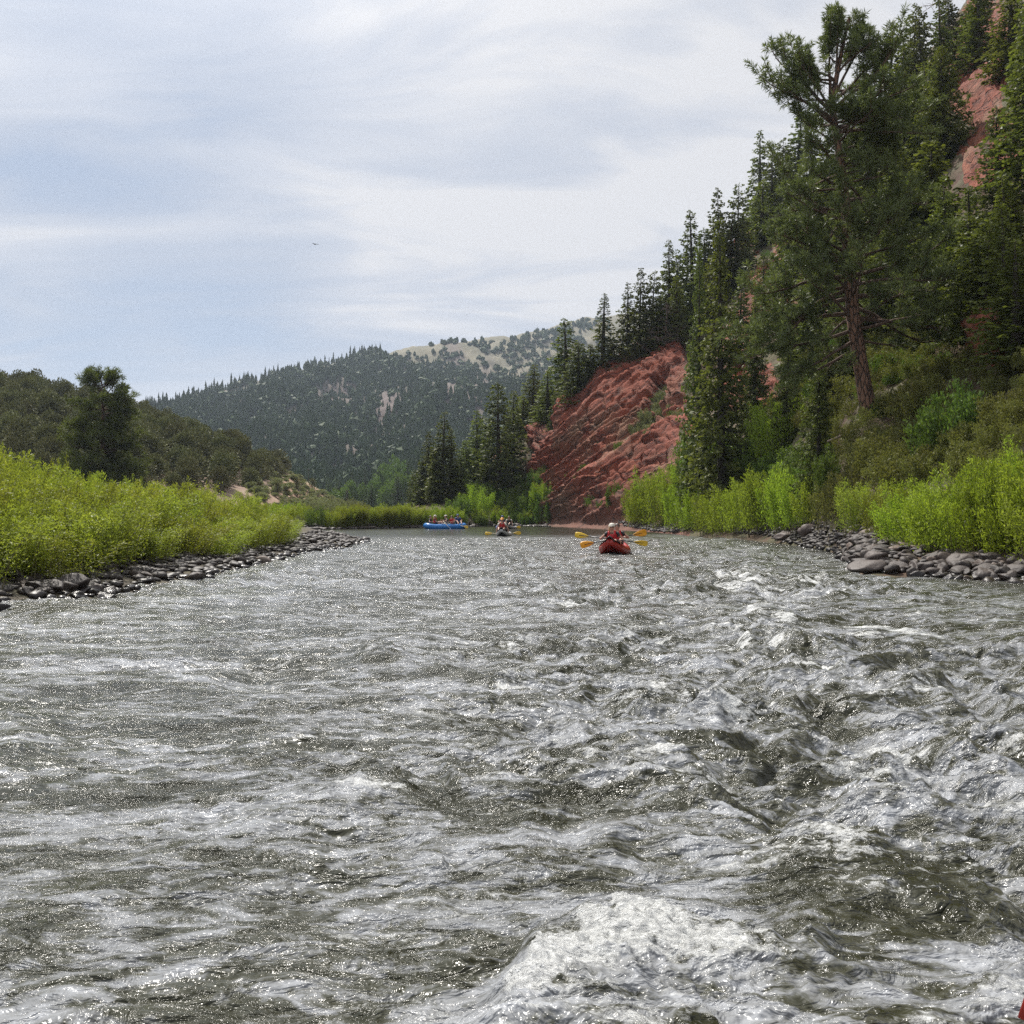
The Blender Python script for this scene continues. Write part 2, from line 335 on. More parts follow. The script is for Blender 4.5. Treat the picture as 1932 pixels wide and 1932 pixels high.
# ================================================================== terrain surfaces
class Surf:
    """polar sheet: columns at azimuth x (survey px), rows of (distance, height)"""
    def __init__(s, cols, xs, sub, smooth=6):
        keys = sorted(cols); k = len(cols[keys[0]])
        A = np.array([cols[q] for q in keys], float)          # nk,k,2
        xs = np.asarray(xs, float); s.xs = xs
        P = np.stack([np.stack([np.interp(xs, keys, A[:, j, c]) for c in (0, 1)], -1) for j in range(k)], 1)   # nx,k,2
        # smooth along x
        if smooth:
            Q = P.copy()
            for it in range(smooth):
                Q[1:-1] = (Q[:-2] + 2 * Q[1:-1] + Q[2:]) / 4
            P = Q
        t = np.concatenate([np.linspace(j, j + 1, sub[j], endpoint=False) for j in range(k - 1)] + [[k - 1.0]])
        s.t = t
        j = np.minimum(t.astype(int), k - 2); f = t - j
        jm = np.maximum(j - 1, 0); jp = np.minimum(j + 2, k - 1)
        # monotone-ish cardinal interpolation (half tension)
        def cr(p0, p1, p2, p3, f):
            m1 = (p2 - p0) * 0.3; m2 = (p3 - p1) * 0.3
            return (2 * f**3 - 3 * f**2 + 1) * p1 + (f**3 - 2 * f**2 + f) * m1 + (-2 * f**3 + 3 * f**2) * p2 + (f**3 - f**2) * m2
        G = cr(P[:, jm], P[:, j], P[:, j + 1], P[:, jp], f[None, :, None])
        s.d = G[..., 0]; s.z = G[..., 1]
    def world(s):
        x = (s.xs[:, None] - 966) / 2009 * s.d
        return np.stack([x, s.d, s.z], -1) * S
    def at(s, x, y):
        """first place seen at survey px (x, y)"""
        i = int(np.clip(np.searchsorted(s.xs, x) - 1, 0, len(s.xs) - 2)); f = (x - s.xs[i]) / (s.xs[i + 1] - s.xs[i])
        d = s.d[i] * (1 - f) + s.d[i + 1] * f; z = s.z[i] * (1 - f) + s.z[i + 1] * f
        yy = 966 - (z - 1.55) / d * 2009
        k = np.argmax(yy <= y)
        if yy[k] > y: k = int(np.argmin(yy))
        return Vector(((x - 966) / 2009 * d[k], d[k], z[k])) * S
    def atd(s, x, dist):
        i = int(np.clip(np.searchsorted(s.xs, x) - 1, 0, len(s.xs) - 2)); f = (x - s.xs[i]) / (s.xs[i + 1] - s.xs[i])
        d = s.d[i] * (1 - f) + s.d[i + 1] * f; z = s.z[i] * (1 - f) + s.z[i + 1] * f
        return Vector(((x - 966) / 2009 * dist, dist, float(np.interp(dist, d, z)))) * S
def gridfaces(nx, ny):
    i, j = np.meshgrid(np.arange(nx - 1), np.arange(ny - 1), indexing='ij'); a = (i * ny + j).ravel()
    return np.stack([a, a + ny, a + ny + 1, a + 1], 1)
def vnormals(W):
    dx = np.gradient(W, axis=0); dy = np.gradient(W, axis=1)
    n = np.cross(dx, dy); n /= np.linalg.norm(n, axis=-1, keepdims=True) + 1e-9
    return n

# ---- right hillside (x : r0 under water, shore, bank, foot, low, mid, crest, behind, far)
hc = {
 2600: [(12, -1), (15, 0), (18, 1), (22, 5), (34, 16), (60, 42), (100, 85)],
 2200: [(16, -1), (19, 0), (22, 1), (27, 5), (42, 16), (70, 40), (130, 95)],
 1932: [(21, -1), (24, 0), (28, 1), (34, 4.5), (52, 15), (90, 42), (160, 95)],
 1800: [(22.5, -1), (25, 0), (31, 1), (38, 4), (58, 14), (100, 42), (180, 84)],
 1700: [(22.8, -1), (25.8, 0), (33, 1), (41, 4), (62, 14), (105, 38), (185, 76)],
 1640: [(23.2, -1), (26.0, 0), (35, .9), (43, 4), (64, 13.5), (107, 37), (182, 68)],
 1610: [(26.0, -1), (28.5, 0), (37, .9), (45, 4), (66, 13), (110, 36), (180, 63)],
 1590: [(36, -1), (38.5, 0), (42, .9), (48, 3.8), (67, 13), (111, 35), (179, 61)],
 1500: [(46, -1), (49, 0), (53, .8), (59, 3.5), (76, 11), (115, 30), (170, 50)],
 1400: [(57, -1), (60, 0), (64, .8), (70, 3), (88, 10), (125, 29), (160, 42.5)],
 1300: [(67, -1), (70, 0), (75, .8), (82, 3), (98, 10.5), (115, 19), (140, 28.5)],
 1230: [(79, -1), (82, 0), (88, .8), (94, 4), (105, 10), (118, 18), (132, 23.5)],
 1150: [(90, -1), (93, 0), (96, .6), (101, 4), (110, 10), (120, 15.5), (127, 18)],
 1080: [(104, -1), (107, 0), (109, .5), (112, 3.5), (117, 8), (122, 12), (127, 14)],
 1045: [(110, -1), (113, 0), (115, .5), (118, 2.8), (121.5, 6), (126, 8.8), (131, 10.2)],
 1010: [(114, -1), (117, 0), (119, .5), (121, 1.8), (126, 4.2), (135, 9), (150, 14)],
 980: [(115, -1), (118, 0), (121, .8), (124, 2), (132, 5.5), (142, 9.5), (155, 13)],
 940: [(115, -1), (118, 0), (121, .8), (125, 2), (132, 4.5), (142, 7.5), (155, 10)],
 880: [(108, -1), (111, 0), (115, 1), (120, 2), (128, 3.5), (138, 5.5), (150, 7)],
 820: [(103, -1), (106, 0), (110, 1), (116, 1.6), (124, 2.5), (134, 3.5), (145, 4.5)],
 760: [(99, -1), (102, 0), (105, .8), (112, 1), (122, 1.3), (134, 1.5), (148, 1.5)],
 620: [(92, -1), (95, 0), (98, .8), (105, 1), (120, 1.2), (140, 1.3), (170, 1.5)],
 450: [(91, -1), (94, 0), (97, .8), (105, 1), (120, 1.2), (140, 1.3), (170, 1.5)],
 -700: [(91, -1), (94, 0), (97, .8), (105, 1), (120, 1.2), (140, 1.3), (170, 1.5)]}
for k_, v_ in hc.items():
    d6, z6 = v_[-1]
    if k_ >= 900: v_ += [(d6 * 1.12, z6 * 1.05), (d6 * 1.7, z6 * 0.8)]
    else: v_ += [(d6 * 1.4, 1.2 + (z6 - 1.2) * 0.6), (d6 * 3.2, 0.5)]
xs = np.concatenate([np.arange(-700, 700, 20), np.arange(700, 960, 5), np.arange(960, 1330, 1.4), np.arange(1330, 1940, 3.2), np.arange(1940, 2601, 12)])
HS = Surf(hc, xs, [4, 12, 24, 60, 70, 60, 10, 8], smooth=9)
W = HS.world(); Nn = vnormals(W); Xg = HS.xs[:, None] + 0 * HS.d; Yg = 966 - (HS.z - 1.55) / HS.d * 2009
land = sstep(0.3, 2.0, HS.z)
# where bare red rock stands (cliff above the river and outcrops up the slope)
def blob(x, y, x0, y0, rx, ry, ang=0):
    a = R(ang); dx = x - x0; dy = y - y0
    u = (dx * math.cos(a) + dy * math.sin(a)) / rx; v = (-dx * math.sin(a) + dy * math.cos(a)) / ry
    return np.exp(-(u * u + v * v) ** 2)
rock = np.zeros_like(Xg)
cl_top = np.interp(Xg, [985, 1010, 1045, 1080, 1110, 1150, 1180, 1230, 1290, 1330], [925, 885, 850, 768, 760, 722, 700, 655, 655, 760])
rock = np.maximum(rock, sstep(985, 1020, Xg) * (1 - sstep(1262, 1345, Xg + 28 * fbm(Xg * .03, Yg * .03, 66, 3))) * sstep(-6, 6, Yg - cl_top))
wj = fbm(Xg * 0.05, Yg * 0.05, 5, 3) * 22
for (bx, by, rx, ry, an) in ((1856, 120, 62, 130, 8), (1878, 290, 58, 85, 20), (1400, 448, 34, 34, -20), (1022, 835, 20, 26, 0), (1425, 600, 22, 110, 12), (1455, 735, 24, 50, 10),
                              (1525, 500, 60, 90, 20), (1540, 610, 60, 34, -10), (1725, 460, 32, 70, 0), (1640, 620, 22, 20, 0), (1390, 700, 30, 90, 0), (910, 925, 45, 14, -25), (960, 880, 18, 30, 0), (1890, 640, 55, 60, 30)):
    rock = np.maximum(rock, blob(Xg + wj, Yg + wj * 0.7, bx, by, rx, ry, an))
green = np.zeros_like(Xg)
for (bx, by, rx, ry, an) in ((1190, 668, 70, 14, -28), (1255, 765, 16, 50, 25), (1215, 820, 42, 12, -30)):
    green = np.maximum(green, blob(Xg + wj * .5, Yg + wj * 0.4, bx, by, rx, ry, an))
rock = rock * (1 - 0.9 * green)
wx, wy, wz = W[..., 0], W[..., 1], W[..., 2]
bed = wz - 0.62 * wx + 0.55 * fbm(wx * 0.12, wz * 0.12 + wy * 0.05, 31, 3)
def saw(v, sharp=0.8):
    f = v - np.floor(v); return np.where(f < sharp, f / sharp, (1 - f) / (1 - sharp))
led = 0.62 * saw(bed / 3.1, .86) + 0.34 * saw(bed / 0.83 + 0.3 * noise(wx * .3, wz * .3, 3)) + 0.14 * saw(bed / 0.41)
blk = fbm(wx * 0.22 + wz * 0.1, wz * 0.3 + wy * .1, 8, 4)
jn = np.abs(noise(wx * 0.35 + wz * 0.25, wy * 0.3, 77))
gully = -0.4 * np.exp(-(jn / 0.05) ** 2)
j2 = np.floor(bed / 0.83 * 1.0); chips = 0.10 * (noise(wx * .55 + j2 * 3.7, wz * .55 + j2 * 1.3, 19) > 0.05) 
big = 1.5 * fbm(wx * 0.09, wz * 0.09 + wy * 0.04, 14, 2)
slab = 1.0 * sstep(-1, 1, (wz - 8.0 - 0.55 * (wx - 8)) * 0.9 + 1.2 * noise(wx * 0.15, wz * .15, 91))    # the overhanging upper slab of the cliff
disp = land * (rock * (led * 1.35 + 0.12 * blk + gully + 0.25 * big + chips + slab * (Xg < 1340)) + (1 - rock) * (0.5 * fbm(wx * .25, wy * .25, 4, 4)))
low_ = sstep(0.0, 1.2, HS.z)
W = W + Nn * (disp * np.where(Xg < 960, 0.3, 1.0))[..., None]
W[..., 2] += 0.10 * fbm(wx * 1.2, wy * 1.2, 6, 3) * low_
nx_, ny_ = Xg.shape
F = gridfaces(nx_, ny_)
fr = rock.ravel()[F].mean(1) > 0.45
Vf = W.reshape(-1, 3)
hill_o = obj('hillside', make_mesh('hillside', Vf, F[~fr], [M['slope']], True), kind='structure')
used = np.unique(F[fr]); rem = np.full(len(Vf), -1); rem[used] = np.arange(len(used))
cliff_o = obj('cliff', make_mesh('cliff', Vf[used], rem[F[fr]], [M['redrock']], True), kind='structure')
HS.z = W[..., 2] / S          # placement follows the displaced ground

# ---- left hill
lc = {
 -700: [(118, -1), (122, 1.5), (140, 8), (170, 18), (210, 30), (250, 40)],
 0: [(118, -1), (122, 1.5), (140, 7), (165, 14.5), (200, 21.5), (235, 27)],
 130: [(118, -1), (122, 1.5), (140, 6), (165, 13), (195, 18.5), (225, 23.5)],
 250: [(121, -1), (125, 1.5), (145, 6), (168, 12), (195, 16.2), (220, 19.5)],
 330: [(124, -1), (130, 1.5), (150, 5.5), (172, 10.5), (198, 13.8), (222, 16)],
 420: [(132, -1), (138, 1.5), (156, 5), (178, 8.8), (202, 11), (228, 12.8)],
 500: [(142, -1), (148, 1.5), (166, 4.5), (186, 7.4), (208, 9), (235, 10.6)],
 550: [(152, -1), (158, 1.5), (174, 4), (192, 6.4), (212, 7.6), (240, 8.8)],
 600: [(168, -1), (174, 1.5), (188, 3), (204, 4.2), (222, 5.2), (245, 5.8)],
 650: [(190, -1), (200, 1.2), (214, 1.8), (226, 2.2), (238, 2.5), (250, 2.7)],
 700: [(210, -1), (220, 0.6), (230, 0.8), (240, 0.8), (250, 0.8), (260, 0.8)]}
for k_, v_ in lc.items():
    d6, z6 = v_[-1]; v_ += [(d6 * 1.12, z6 * 1.02), (d6 * 1.6, z6 * 0.3 - 1)]
LH = Surf(lc, np.concatenate([np.arange(-700, -40, 30), np.arange(-40, 705, 5)]), [3, 24, 24, 24, 24, 6, 6], smooth=4)
W = LH.world(); Nn = vnormals(W)
W = W + Nn * (sstep(1, 5, LH.z) * 1.4 * fbm(W[..., 0] * 0.05, W[..., 1] * 0.05, 41, 5))[..., None]
LH.z = W[..., 2] / S
lx = LH.xs[:, None] + 0 * LH.d; ly = 966 - (LH.z - 1.55) / LH.d * 2009
me = make_mesh('hill', W.reshape(-1, 3), gridfaces(*lx.shape), [M['lhill']], True)
attr(me, 'bare', np.clip(sstep(470, 560, lx) * sstep(858, 880, ly + (600 - lx) * 0.1), 0, 1))
obj('hill', me, kind='structure')

# ---- far mountain
def mcol(yc, dc, mid=1.0):
    f = lambda y, d: (d, 1.55 + (966 - y) / 2009 * d)
    yy = lambda t: 955 + (yc - 955) * t
    return [(300, -3), (380, 3), f(yy(.18), 470), f(yy(.36), 600), f(yy(.55), 760 if dc > 900 else 640 + (dc - 640) * .5), f(yy(.78), dc * .84), f(yc, dc)]
mc = {}
for x, yc, dc in ((-900, 700, 900), (-200, 830, 900), (0, 832, 920), (200, 797, 940), (300, 771, 960), (400, 744, 1000), (500, 716, 1040), (600, 695, 1080), (660, 681, 1120), (735, 660, 1180), (770, 655, 1200),
                  (840, 651, 1240), (940, 638, 1320), (1050, 613, 1400), (1120, 603, 1450), (1250, 585, 1500), (1500, 560, 1500), (1900, 560, 1500), (2600, 600, 1500)):
    v_ = mcol(yc, dc); d6, z6 = v_[-1]; v_ += [(d6 * 1.1, z6 * 1.0), (d6 * 1.5, z6 * .5)]; mc[x] = v_
MT = Surf(mc, np.concatenate([np.arange(-900, 250, 40), np.arange(250, 1200, 4), np.arange(1200, 2601, 40)]), [3, 14, 22, 26, 26, 24, 5, 6], smooth=5)
W = MT.world(); wx, wy = W[..., 0], W[..., 1]
mt_env = sstep(380, 520, MT.d) * (1 - sstep(0.86, 1.0, MT.t[None, :] / 6.0) * 0.75)
rd = fbm((wx + wy * .45) * 0.006, wy * 0.0022, 51, 5, .55)
W[..., 2] += mt_env * (-38 * np.abs(rd) + 10 + 9 * fbm(wx * .012, wy * .012, 57, 4)) * (0.35 + 0.65 * sstep(380, 800, MT.d))
MT.z = W[..., 2] / S
tx = MT.xs[:, None] + 0 * MT.d; ty = 966 - (MT.z - 1.55) / MT.d * 2009
me = make_mesh('mountain', W.reshape(-1, 3), gridfaces(*tx.shape), [M['mountain']], True)
edge_y = np.interp(tx, [300, 620, 700, 760, 840, 950, 1060, 1300], [600, 640, 670, 690, 705, 720, 700, 680])
m_open = sstep(20, -25, ty - edge_y + 26 * fbm(tx * .02, ty * .03, 9, 3))
m_open = np.clip(1 - sstep(-25, 20, ty - edge_y + 26 * fbm(tx * .02, ty * .03, 9, 3)), 0, 1)
m_scree = np.clip(sstep(0.15, 0.5, fbm(tx * .012 + ty * 0.01, ty * .018, 12, 4)) * sstep(690, 740, ty) * (tx > 420), 0, 1)
for (bx, by, rx, ry, an) in ((640, 745, 40, 30, 0), (700, 820, 60, 60, 10), (870, 700, 18, 90, -20), (905, 745, 20, 70, 15), (760, 790, 40, 60, 30)):
    m_scree = np.maximum(m_scree, 0.8 * blob(tx, ty, bx, by, rx, ry, an))
attr(me, 'open', m_open); attr(me, 'scree', m_scree)
obj('mountain', me, kind='structure')

# ---- ground sheet under everything
V = np.array([(-1900, -600, -1.6), (3000, -600, -1.6), (3000, 3000, -1.6), (-1900, 3000, -1.6)], float)
obj('ground', make_mesh('ground', V, np.array([[0, 1, 2, 3]]), [M['flat']]), kind='structure')
# a low sheet of valley floor behind the left bar, and the river bed
V = np.array([(-900, 88, 0.55), (-60, 88, 0.55), (-60, 330, 0.55), (-900, 330, 0.55)], float)

# ---- left gravel bar
bar = np.array([(-14, -40), (-11, 0), (-9.4, 10), (-8.7, 17.9), (-7.8, 23), (-7.5, 30), (-8.0, 36), (-8.3, 42), (-7.6, 50), (-8.0, 58), (-9.2, 61.5), (-13, 65), (-20, 69), (-60, 74), (-200, 80), (-200, -40)], float)
def sdf(poly, X, Y):
    d = np.full(X.shape, 1e9); inside = np.zeros(X.shape, bool)
    n = len(poly)
    for i in range(n):
        a = poly[i]; b = poly[(i + 1) % n]; ab = b - a
        t = np.clip(((X - a[0]) * ab[0] + (Y - a[1]) * ab[1]) / (ab @ ab), 0, 1)
        d = np.minimum(d, np.hypot(X - a[0] - t * ab[0], Y - a[1] - t * ab[1]))
        c = ((a[1] > Y) != (b[1] > Y)) & (X < (b[0] - a[0]) * (Y - a[1]) / (b[1] - a[1] + 1e-12) + a[0])
        inside ^= c
    return np.where(inside, d, -d)
def barz(X, Y):                       # metres in, metres out
    d = sdf(bar, X / S, Y / S)
    d = d + 0.35 * noise(X * .4, Y * .4, 61)
    return np.where(d < 0, np.maximum(d * 0.35, -1.3), np.minimum(0.02 + d * 0.20, 0.75 + 0.004 * d)) + 0.05 * fbm(X * .9, Y * .9, 62, 3)
gx = np.concatenate([np.linspace(-200, -30, 40), np.linspace(-29, -4, 110)]) * S; gy = np.linspace(-40, 90, 280) * S
GX, GY = np.meshgrid(gx, gy, indexing='ij')
bar_o = obj('gravel_bar', make_mesh('gravel_bar', np.stack([GX, GY, barz(GX, GY)], -1).reshape(-1, 3), gridfaces(*GX.shape), [M['mud']], True), kind='structure')

# ================================================================== river
def px2w(x, y, z=0.0):
    """survey px on the level z (metres) -> world x, y"""
    d = (EYE - z) * 2009 / (y - 966); return np.array([(x - 966) / 2009 * d, d])
CA = 700
az = np.tan(np.concatenate([np.linspace(R(-82), R(-31), 50, endpoint=False), np.linspace(R(-31), R(31), 780), np.linspace(R(31.3), R(82), 50)]))
vv = np.concatenate([np.array([3.5, 7, 9, 11.0]), np.arange(12.3, 40, 0.75), np.arange(40, 150, 0.95), np.arange(150, 560, 1.12), np.geomspace(565, 4000, 26)])
yy = EYE * 1065 / vv                 # forward distance of every row
Yw = yy[None, :] + 0 * az[:, None]; Xw = az[:, None] * yy[None, :]
def water_h(X, Y):
    Yn = Y / S; Xn = X / S
    # swell of the rapid is strong right of the middle, slacker on the left and along the right bank; calm pool upstream
    calm = 1 - sstep(56, 74, Yn + 0.9 * np.clip(-Xn, -12, 12) * 0.6)
    side = 0.75 + 0.45 * sstep(-0.45, 0.12, Xn / np.maximum(Yn, 1) + 0.15 * noise(Xn * .12, Yn * .08, 70))
    bank = 1 - 0.85 * sstep(7.5, 10.5, Xn + (Yn > 30) * -2) * (Yn < 60) * sstep(14, 20, Yn)
    amp = np.maximum(calm * side * bank, 0.02)
    big = sstep(-0.35, 0.5, fbm(X * 0.16, Y * 0.11, 71, 2))           # patches of rougher and smoother water
    wxp = X + 0.5 * noise(X * .5, Y * .5, 72) + 0.22 * noise(X * 1.4, Y * 1.4, 73); wyp = Y + 0.6 * noise(X * .45 + 9, Y * .45, 74) + 0.25 * noise(X * 1.3, Y * 1.3 + 5, 75)
    def rid(n): return 1 - np.sqrt(n * n + 0.006)
    h = 0.12 * (rid(noise(wxp * 0.31, wyp * 0.45, 80) * 1.5) - 0.72)
    h += 0.125 * (rid(noise(wxp * 0.85 + wyp * .25, wyp * 1.25 - wxp * .2, 81) * 1.4) - 0.7) * (0.35 + 0.8 * big)
    h += 0.062 * (rid(noise(wxp * 1.9 - wyp * .5, wyp * 2.4 + wxp * .5, 82) * 1.4) - 0.7) * (0.35 + 1.0 * big)
    h += 0.034 * noise(wxp * 4.2, wyp * 6.0, 83) * (0.4 + 0.9 * big)
    h += 0.014 * (rid(noise(wxp * 9, wyp * 12, 84) * 1.4) - .7) * (0.5 + 0.9 * big)
    h += 0.0065 * noise(X * 21, Y * 27, 85) * (0.6 + 0.7 * big)
    return h * amp, amp, big
H, AMP, BIG = water_h(Xw, Yw)
foam = np.zeros_like(H)
# breaking crests named by survey px: (crest polyline, height, length towards the viewer, foam strength)
def seg_frame(poly, X, Y, z=0.1):
    pts = np.array([px2w(x, y, z) for x, y in poly])
    d = np.full(X.shape, 1e9); sg = np.zeros(X.shape); tt = np.zeros(X.shape); n = len(pts) - 1
    for i in range(n):
        a = pts[i]; ab = pts[i + 1] - a; L = ab @ ab
        t = ((X - a[0]) * ab[0] + (Y - a[1]) * ab[1]) / L; tc_ = np.clip(t, 0, 1)
        dx = X - a[0] - tc_ * ab[0]; dy = Y - a[1] - tc_ * ab[1]; dd = np.hypot(dx, dy)
        m = dd < d; d = np.where(m, dd, d); sg = np.where(m, (ab[0] * dy - ab[1] * dx) / math.sqrt(L), sg); tt = np.where(m, (i + tc_) / n, tt)
    return d, sg, tt
BR = [([(860, 1930), (960, 1840), (1050, 1775), (1130, 1732), (1215, 1700), (1320, 1710), (1420, 1732), (1500, 1760), (1620, 1800)], 0.13, 0.66, 1.3),
      ([(1330, 1110), (1365, 1080), (1420, 1068), (1500, 1072)], 0.12, 1.5, 1.0), ([(1440, 1100), (1540, 1085), (1600, 1092)], 0.08, 1.0, .75),
      ([(1120, 1450), (1200, 1435), (1290, 1445), (1370, 1480)], 0.07, 0.45, .9), ([(1020, 1350), (1060, 1340), (1090, 1362)], 0.10, 0.35, .85),
      ([(1530, 1420), (1640, 1400), (1720, 1385), (1840, 1380)], 0.07, 0.5, .9), ([(1280, 1340), (1340, 1310), (1420, 1330)], 0.10, 0.5, .6),
      ([(680, 1230), (720, 1218), (770, 1230)], 0.10, 0.5, .6), ([(520, 1215), (600, 1222)], 0.06, 0.4, .5), ([(920, 1210), (990, 1190), (1040, 1205)], 0.10, 0.6, .6),
      ([(1400, 1160), (1450, 1140), (1500, 1160)], 0.12, 0.7, .7), ([(1180, 1290), (1260, 1270)], .08, .5, .5), ([(1600, 1290), (1700, 1270), (1850, 1290)], .1, .7, .6),
      ([(1105, 1052), (1150, 1050), (1195, 1052)], .05, .5, .9), ([(60, 1830), (140, 1800), (260, 1790)], .02, .4, .5), ([(620, 1470), (720, 1440), (800, 1460)], .05, .5, .6), ([(1330, 1200), (1440, 1185), (1560, 1205)], .08, .7, .9), ([(1560, 1170), (1680, 1160), (1800, 1175)], .07, .8, .8), ([(860, 1290), (960, 1270), (1060, 1290)], .07, .6, .75), ([(1080, 1190), (1180, 1170), (1260, 1185)], .07, .7, .75), ([(1440, 1260), (1540, 1240), (1640, 1260)], .07, .6, .8), ([(1650, 1470), (1760, 1450), (1870, 1480)], .06, .45, .8), ([(1180, 1370), (1280, 1385), (1360, 1420)], .06, .4, .8), ([(400, 1370), (500, 1350), (580, 1365)], .04, .5, .5), ([(1480, 1560), (1600, 1540), (1700, 1560)], .05, .4, .7), ([(1000, 1130), (1100, 1118), (1180, 1128)], .06, .8, .7), ([(1830, 1700), (1932, 1640)], .05, .3, .4), ([(1850, 1800), (1940, 1760)], .04, .25, .5)]
for poly, hh_, ln_, fs in BR:
    d, sg, tt = seg_frame(poly, Xw, Yw)
    e = np.sin(np.pi * np.clip(tt, 0, 1)) ** 0.5 * 0.75 + 0.25
    wob_ = 0.25 * ln_ * noise(Xw * 2.2, Yw * 2.2, 90) + .1 * ln_ * noise(Xw * 7, Yw * 7, 92)
    front = -(np.sign(sg) * d) + wob_                     # positive towards the viewer
    endf = np.exp(-np.maximum(d - np.abs(sg), 0) ** 2 / (0.4 * ln_) ** 2)
    prof = np.where(front > 0, np.exp(-(front / (0.75 * ln_)) ** 2), np.exp(-(front / (0.20 * ln_)) ** 2)) * e * endf
    H = H + hh_ * prof
    f_ = np.where(front > -0.05 * ln_, np.exp(-(np.maximum(front, 0) / (0.8 * ln_)) ** 2), np.exp(-(front / (0.07 * ln_)) ** 2)) * e * endf
    foam = np.maximum(foam, fs * f_)
rip = noise(Xw * 0.9, Yw * 1.6, 95) + 0.6 * noise(Xw * 3, Yw * 4, 96)
crestiness = sstep(0.035, 0.10, H) * AMP
foam = np.maximum(foam, 0.50 * crestiness * sstep(0.0, 0.7, rip) * sstep(-.6, .5, (Xw / np.maximum(Yw, 1))))
lump = (fbm(Xw * 22, Yw * 22, 97, 2) * 0.012 + 0.010 * (1 - np.abs(noise(Xw * 11, Yw * 11, 98)) * 2)) * np.clip(foam, 0, 1.2) * (Yw < 12)
H = H + lump
fade = sstep(1.0, 2.2, Yw)
H = H * fade
me = make_mesh('river_water', np.stack([Xw, Yw, H], -1).reshape(-1, 3), gridfaces(*Xw.shape), None, True)
attr(me, 'foam', foam); attr(me, 'rough_water', np.clip(AMP, 0, 1.1))
m, nt, out = newmat('river_water'); M['water'] = m
tcx = nd(nt, 'ShaderNodeTexCoord').outputs['Object']
def wn(scale, det, rough, sy=1.5, dist=0.4, off=0.0):
    mp = nd(nt, 'ShaderNodeMapping', {'Vector': tcx, 'Scale': (1, sy, 1), 'Rotation': (0, 0, off)}).outputs[0]
    return nd(nt, 'ShaderNodeTexNoise', {'Vector': mp, 'Scale': scale, 'Detail': det, 'Roughness': rough, 'Distortion': dist}).outputs[0]
patch = ramp(nt, wn(0.5, 3, 0.6, 1.4), ((0.42, g3(0.12)), (0.62, g3(1.0))))
b1 = wn(5.0, 4, 0.62, 1.6, 0.6, 0.25); b2 = wn(26.0, 3, 0.6, 1.3, 0.3, -0.3)
b0 = wn(1.3, 3, 0.6, 1.7, 0.8, 0.12); b3 = wn(85.0, 2, 0.6, 1.2, 0.2, 0.5)
hgt = math_(nt, 'ADD', math_(nt, 'MULTIPLY', b1, 0.10), math_(nt, 'MULTIPLY', math_(nt, 'MULTIPLY', b2, patch), 0.028))
hgt = math_(nt, 'ADD', hgt, math_(nt, 'ADD', math_(nt, 'MULTIPLY', b0, 0.16), math_(nt, 'MULTIPLY', math_(nt, 'MULTIPLY', b3, patch), 0.005)))
sy_ = nd(nt, 'ShaderNodeSeparateXYZ', {0: tcx}).outputs[1]
calm = ramp(nt, math_(nt, 'DIVIDE', sy_, 100.0), ((0.50, g3(1.0)), (0.68, g3(0.06))))
hgt = math_(nt, 'MULTIPLY', hgt, calm)
fa = nd(nt, 'ShaderNodeAttribute', attribute_name='foam').outputs['Fac']
fn = wn(30.0, 6, 0.75, 1.2, 0.8); fn2 = wn(6.0, 5, 0.65, 1.2, 0.9, .4)
ff = math_(nt, 'ADD', math_(nt, 'MULTIPLY', fn, 2.2), math_(nt, 'MULTIPLY', fn2, 1.9))
amp_ = nd(nt, 'ShaderNodeAttribute', attribute_name='rough_water').outputs['Fac']
fleck = ramp(nt, wn(0.8, 5, 0.65, 2.0, 1.5, 0.15), ((0.44, g3(0.0)), (0.64, g3(1.0))))  # foam flecks spread over rough water, also painting in white sparkle
fa = math_(nt, 'ADD', fa, math_(nt, 'MULTIPLY', math_(nt, 'MULTIPLY', fleck, amp_), 0.95))
fl2 = wn(2.2, 5, 0.7, 3.0, 2.0, 0.35)
ff = math_(nt, 'ADD', ff, math_(nt, 'MULTIPLY', math_(nt, 'SUBTRACT', fl2, 0.5), 2.4))
ff = math_(nt, 'SUBTRACT', math_(nt, 'MULTIPLY_ADD', fa, 0.95, ff), 2.97)
ffac = ramp(nt, ff, ((0.0, g3(0)), (0.5, g3(0.92))))
bump = nd(nt, 'ShaderNodeBump', {'Strength': 1.0, 'Distance': 1.0, 'Height': hgt})
bumpf = nd(nt, 'ShaderNodeBump', {'Strength': 1.0, 'Distance': 0.03, 'Height': fn, 'Normal': bump.outputs[0]})
# olive water with streaks of aerated grey, lightened to paint in silver sky reflection
air_sheen = math_(nt, 'ADD', math_(nt, 'MULTIPLY', wn(0.75, 5, 0.62, 1.8, 1.0, 0.2), 0.48), math_(nt, 'MULTIPLY', wn(3.6, 5, 0.68, 2.1, 1.0, 0.1), 0.52))
deep = ramp(nt, air_sheen, ((0.42, (0.022, 0.022, 0.009)), (0.48, (0.062, 0.062, 0.043)), (0.53, (0.20, 0.205, 0.208)), (0.61, (0.34, 0.352, 0.37))))
deep = mixc(nt, math_(nt, 'MULTIPLY', amp_, 1.6, 0.0, True), (0.020, 0.020, 0.009), deep)
pw = nd(nt, 'ShaderNodeBsdfPrincipled', {'Base Color': deep, 'Roughness': 0.2, 'IOR': 1.34, 'Normal': bump.outputs[0]})
pf = nd(nt, 'ShaderNodeBsdfPrincipled', {'Base Color': (0.80, 0.81, 0.79, 1), 'Roughness': 0.45, 'Normal': bumpf.outputs[0]})
mx = nd(nt, 'ShaderNodeMixShader', {0: ffac, 1: pw.outputs[0], 2: pf.outputs[0]})
nt.links.new(mx.outputs[0], out.inputs[0])
me.materials.append(m)
obj('river_water', me, kind='structure')

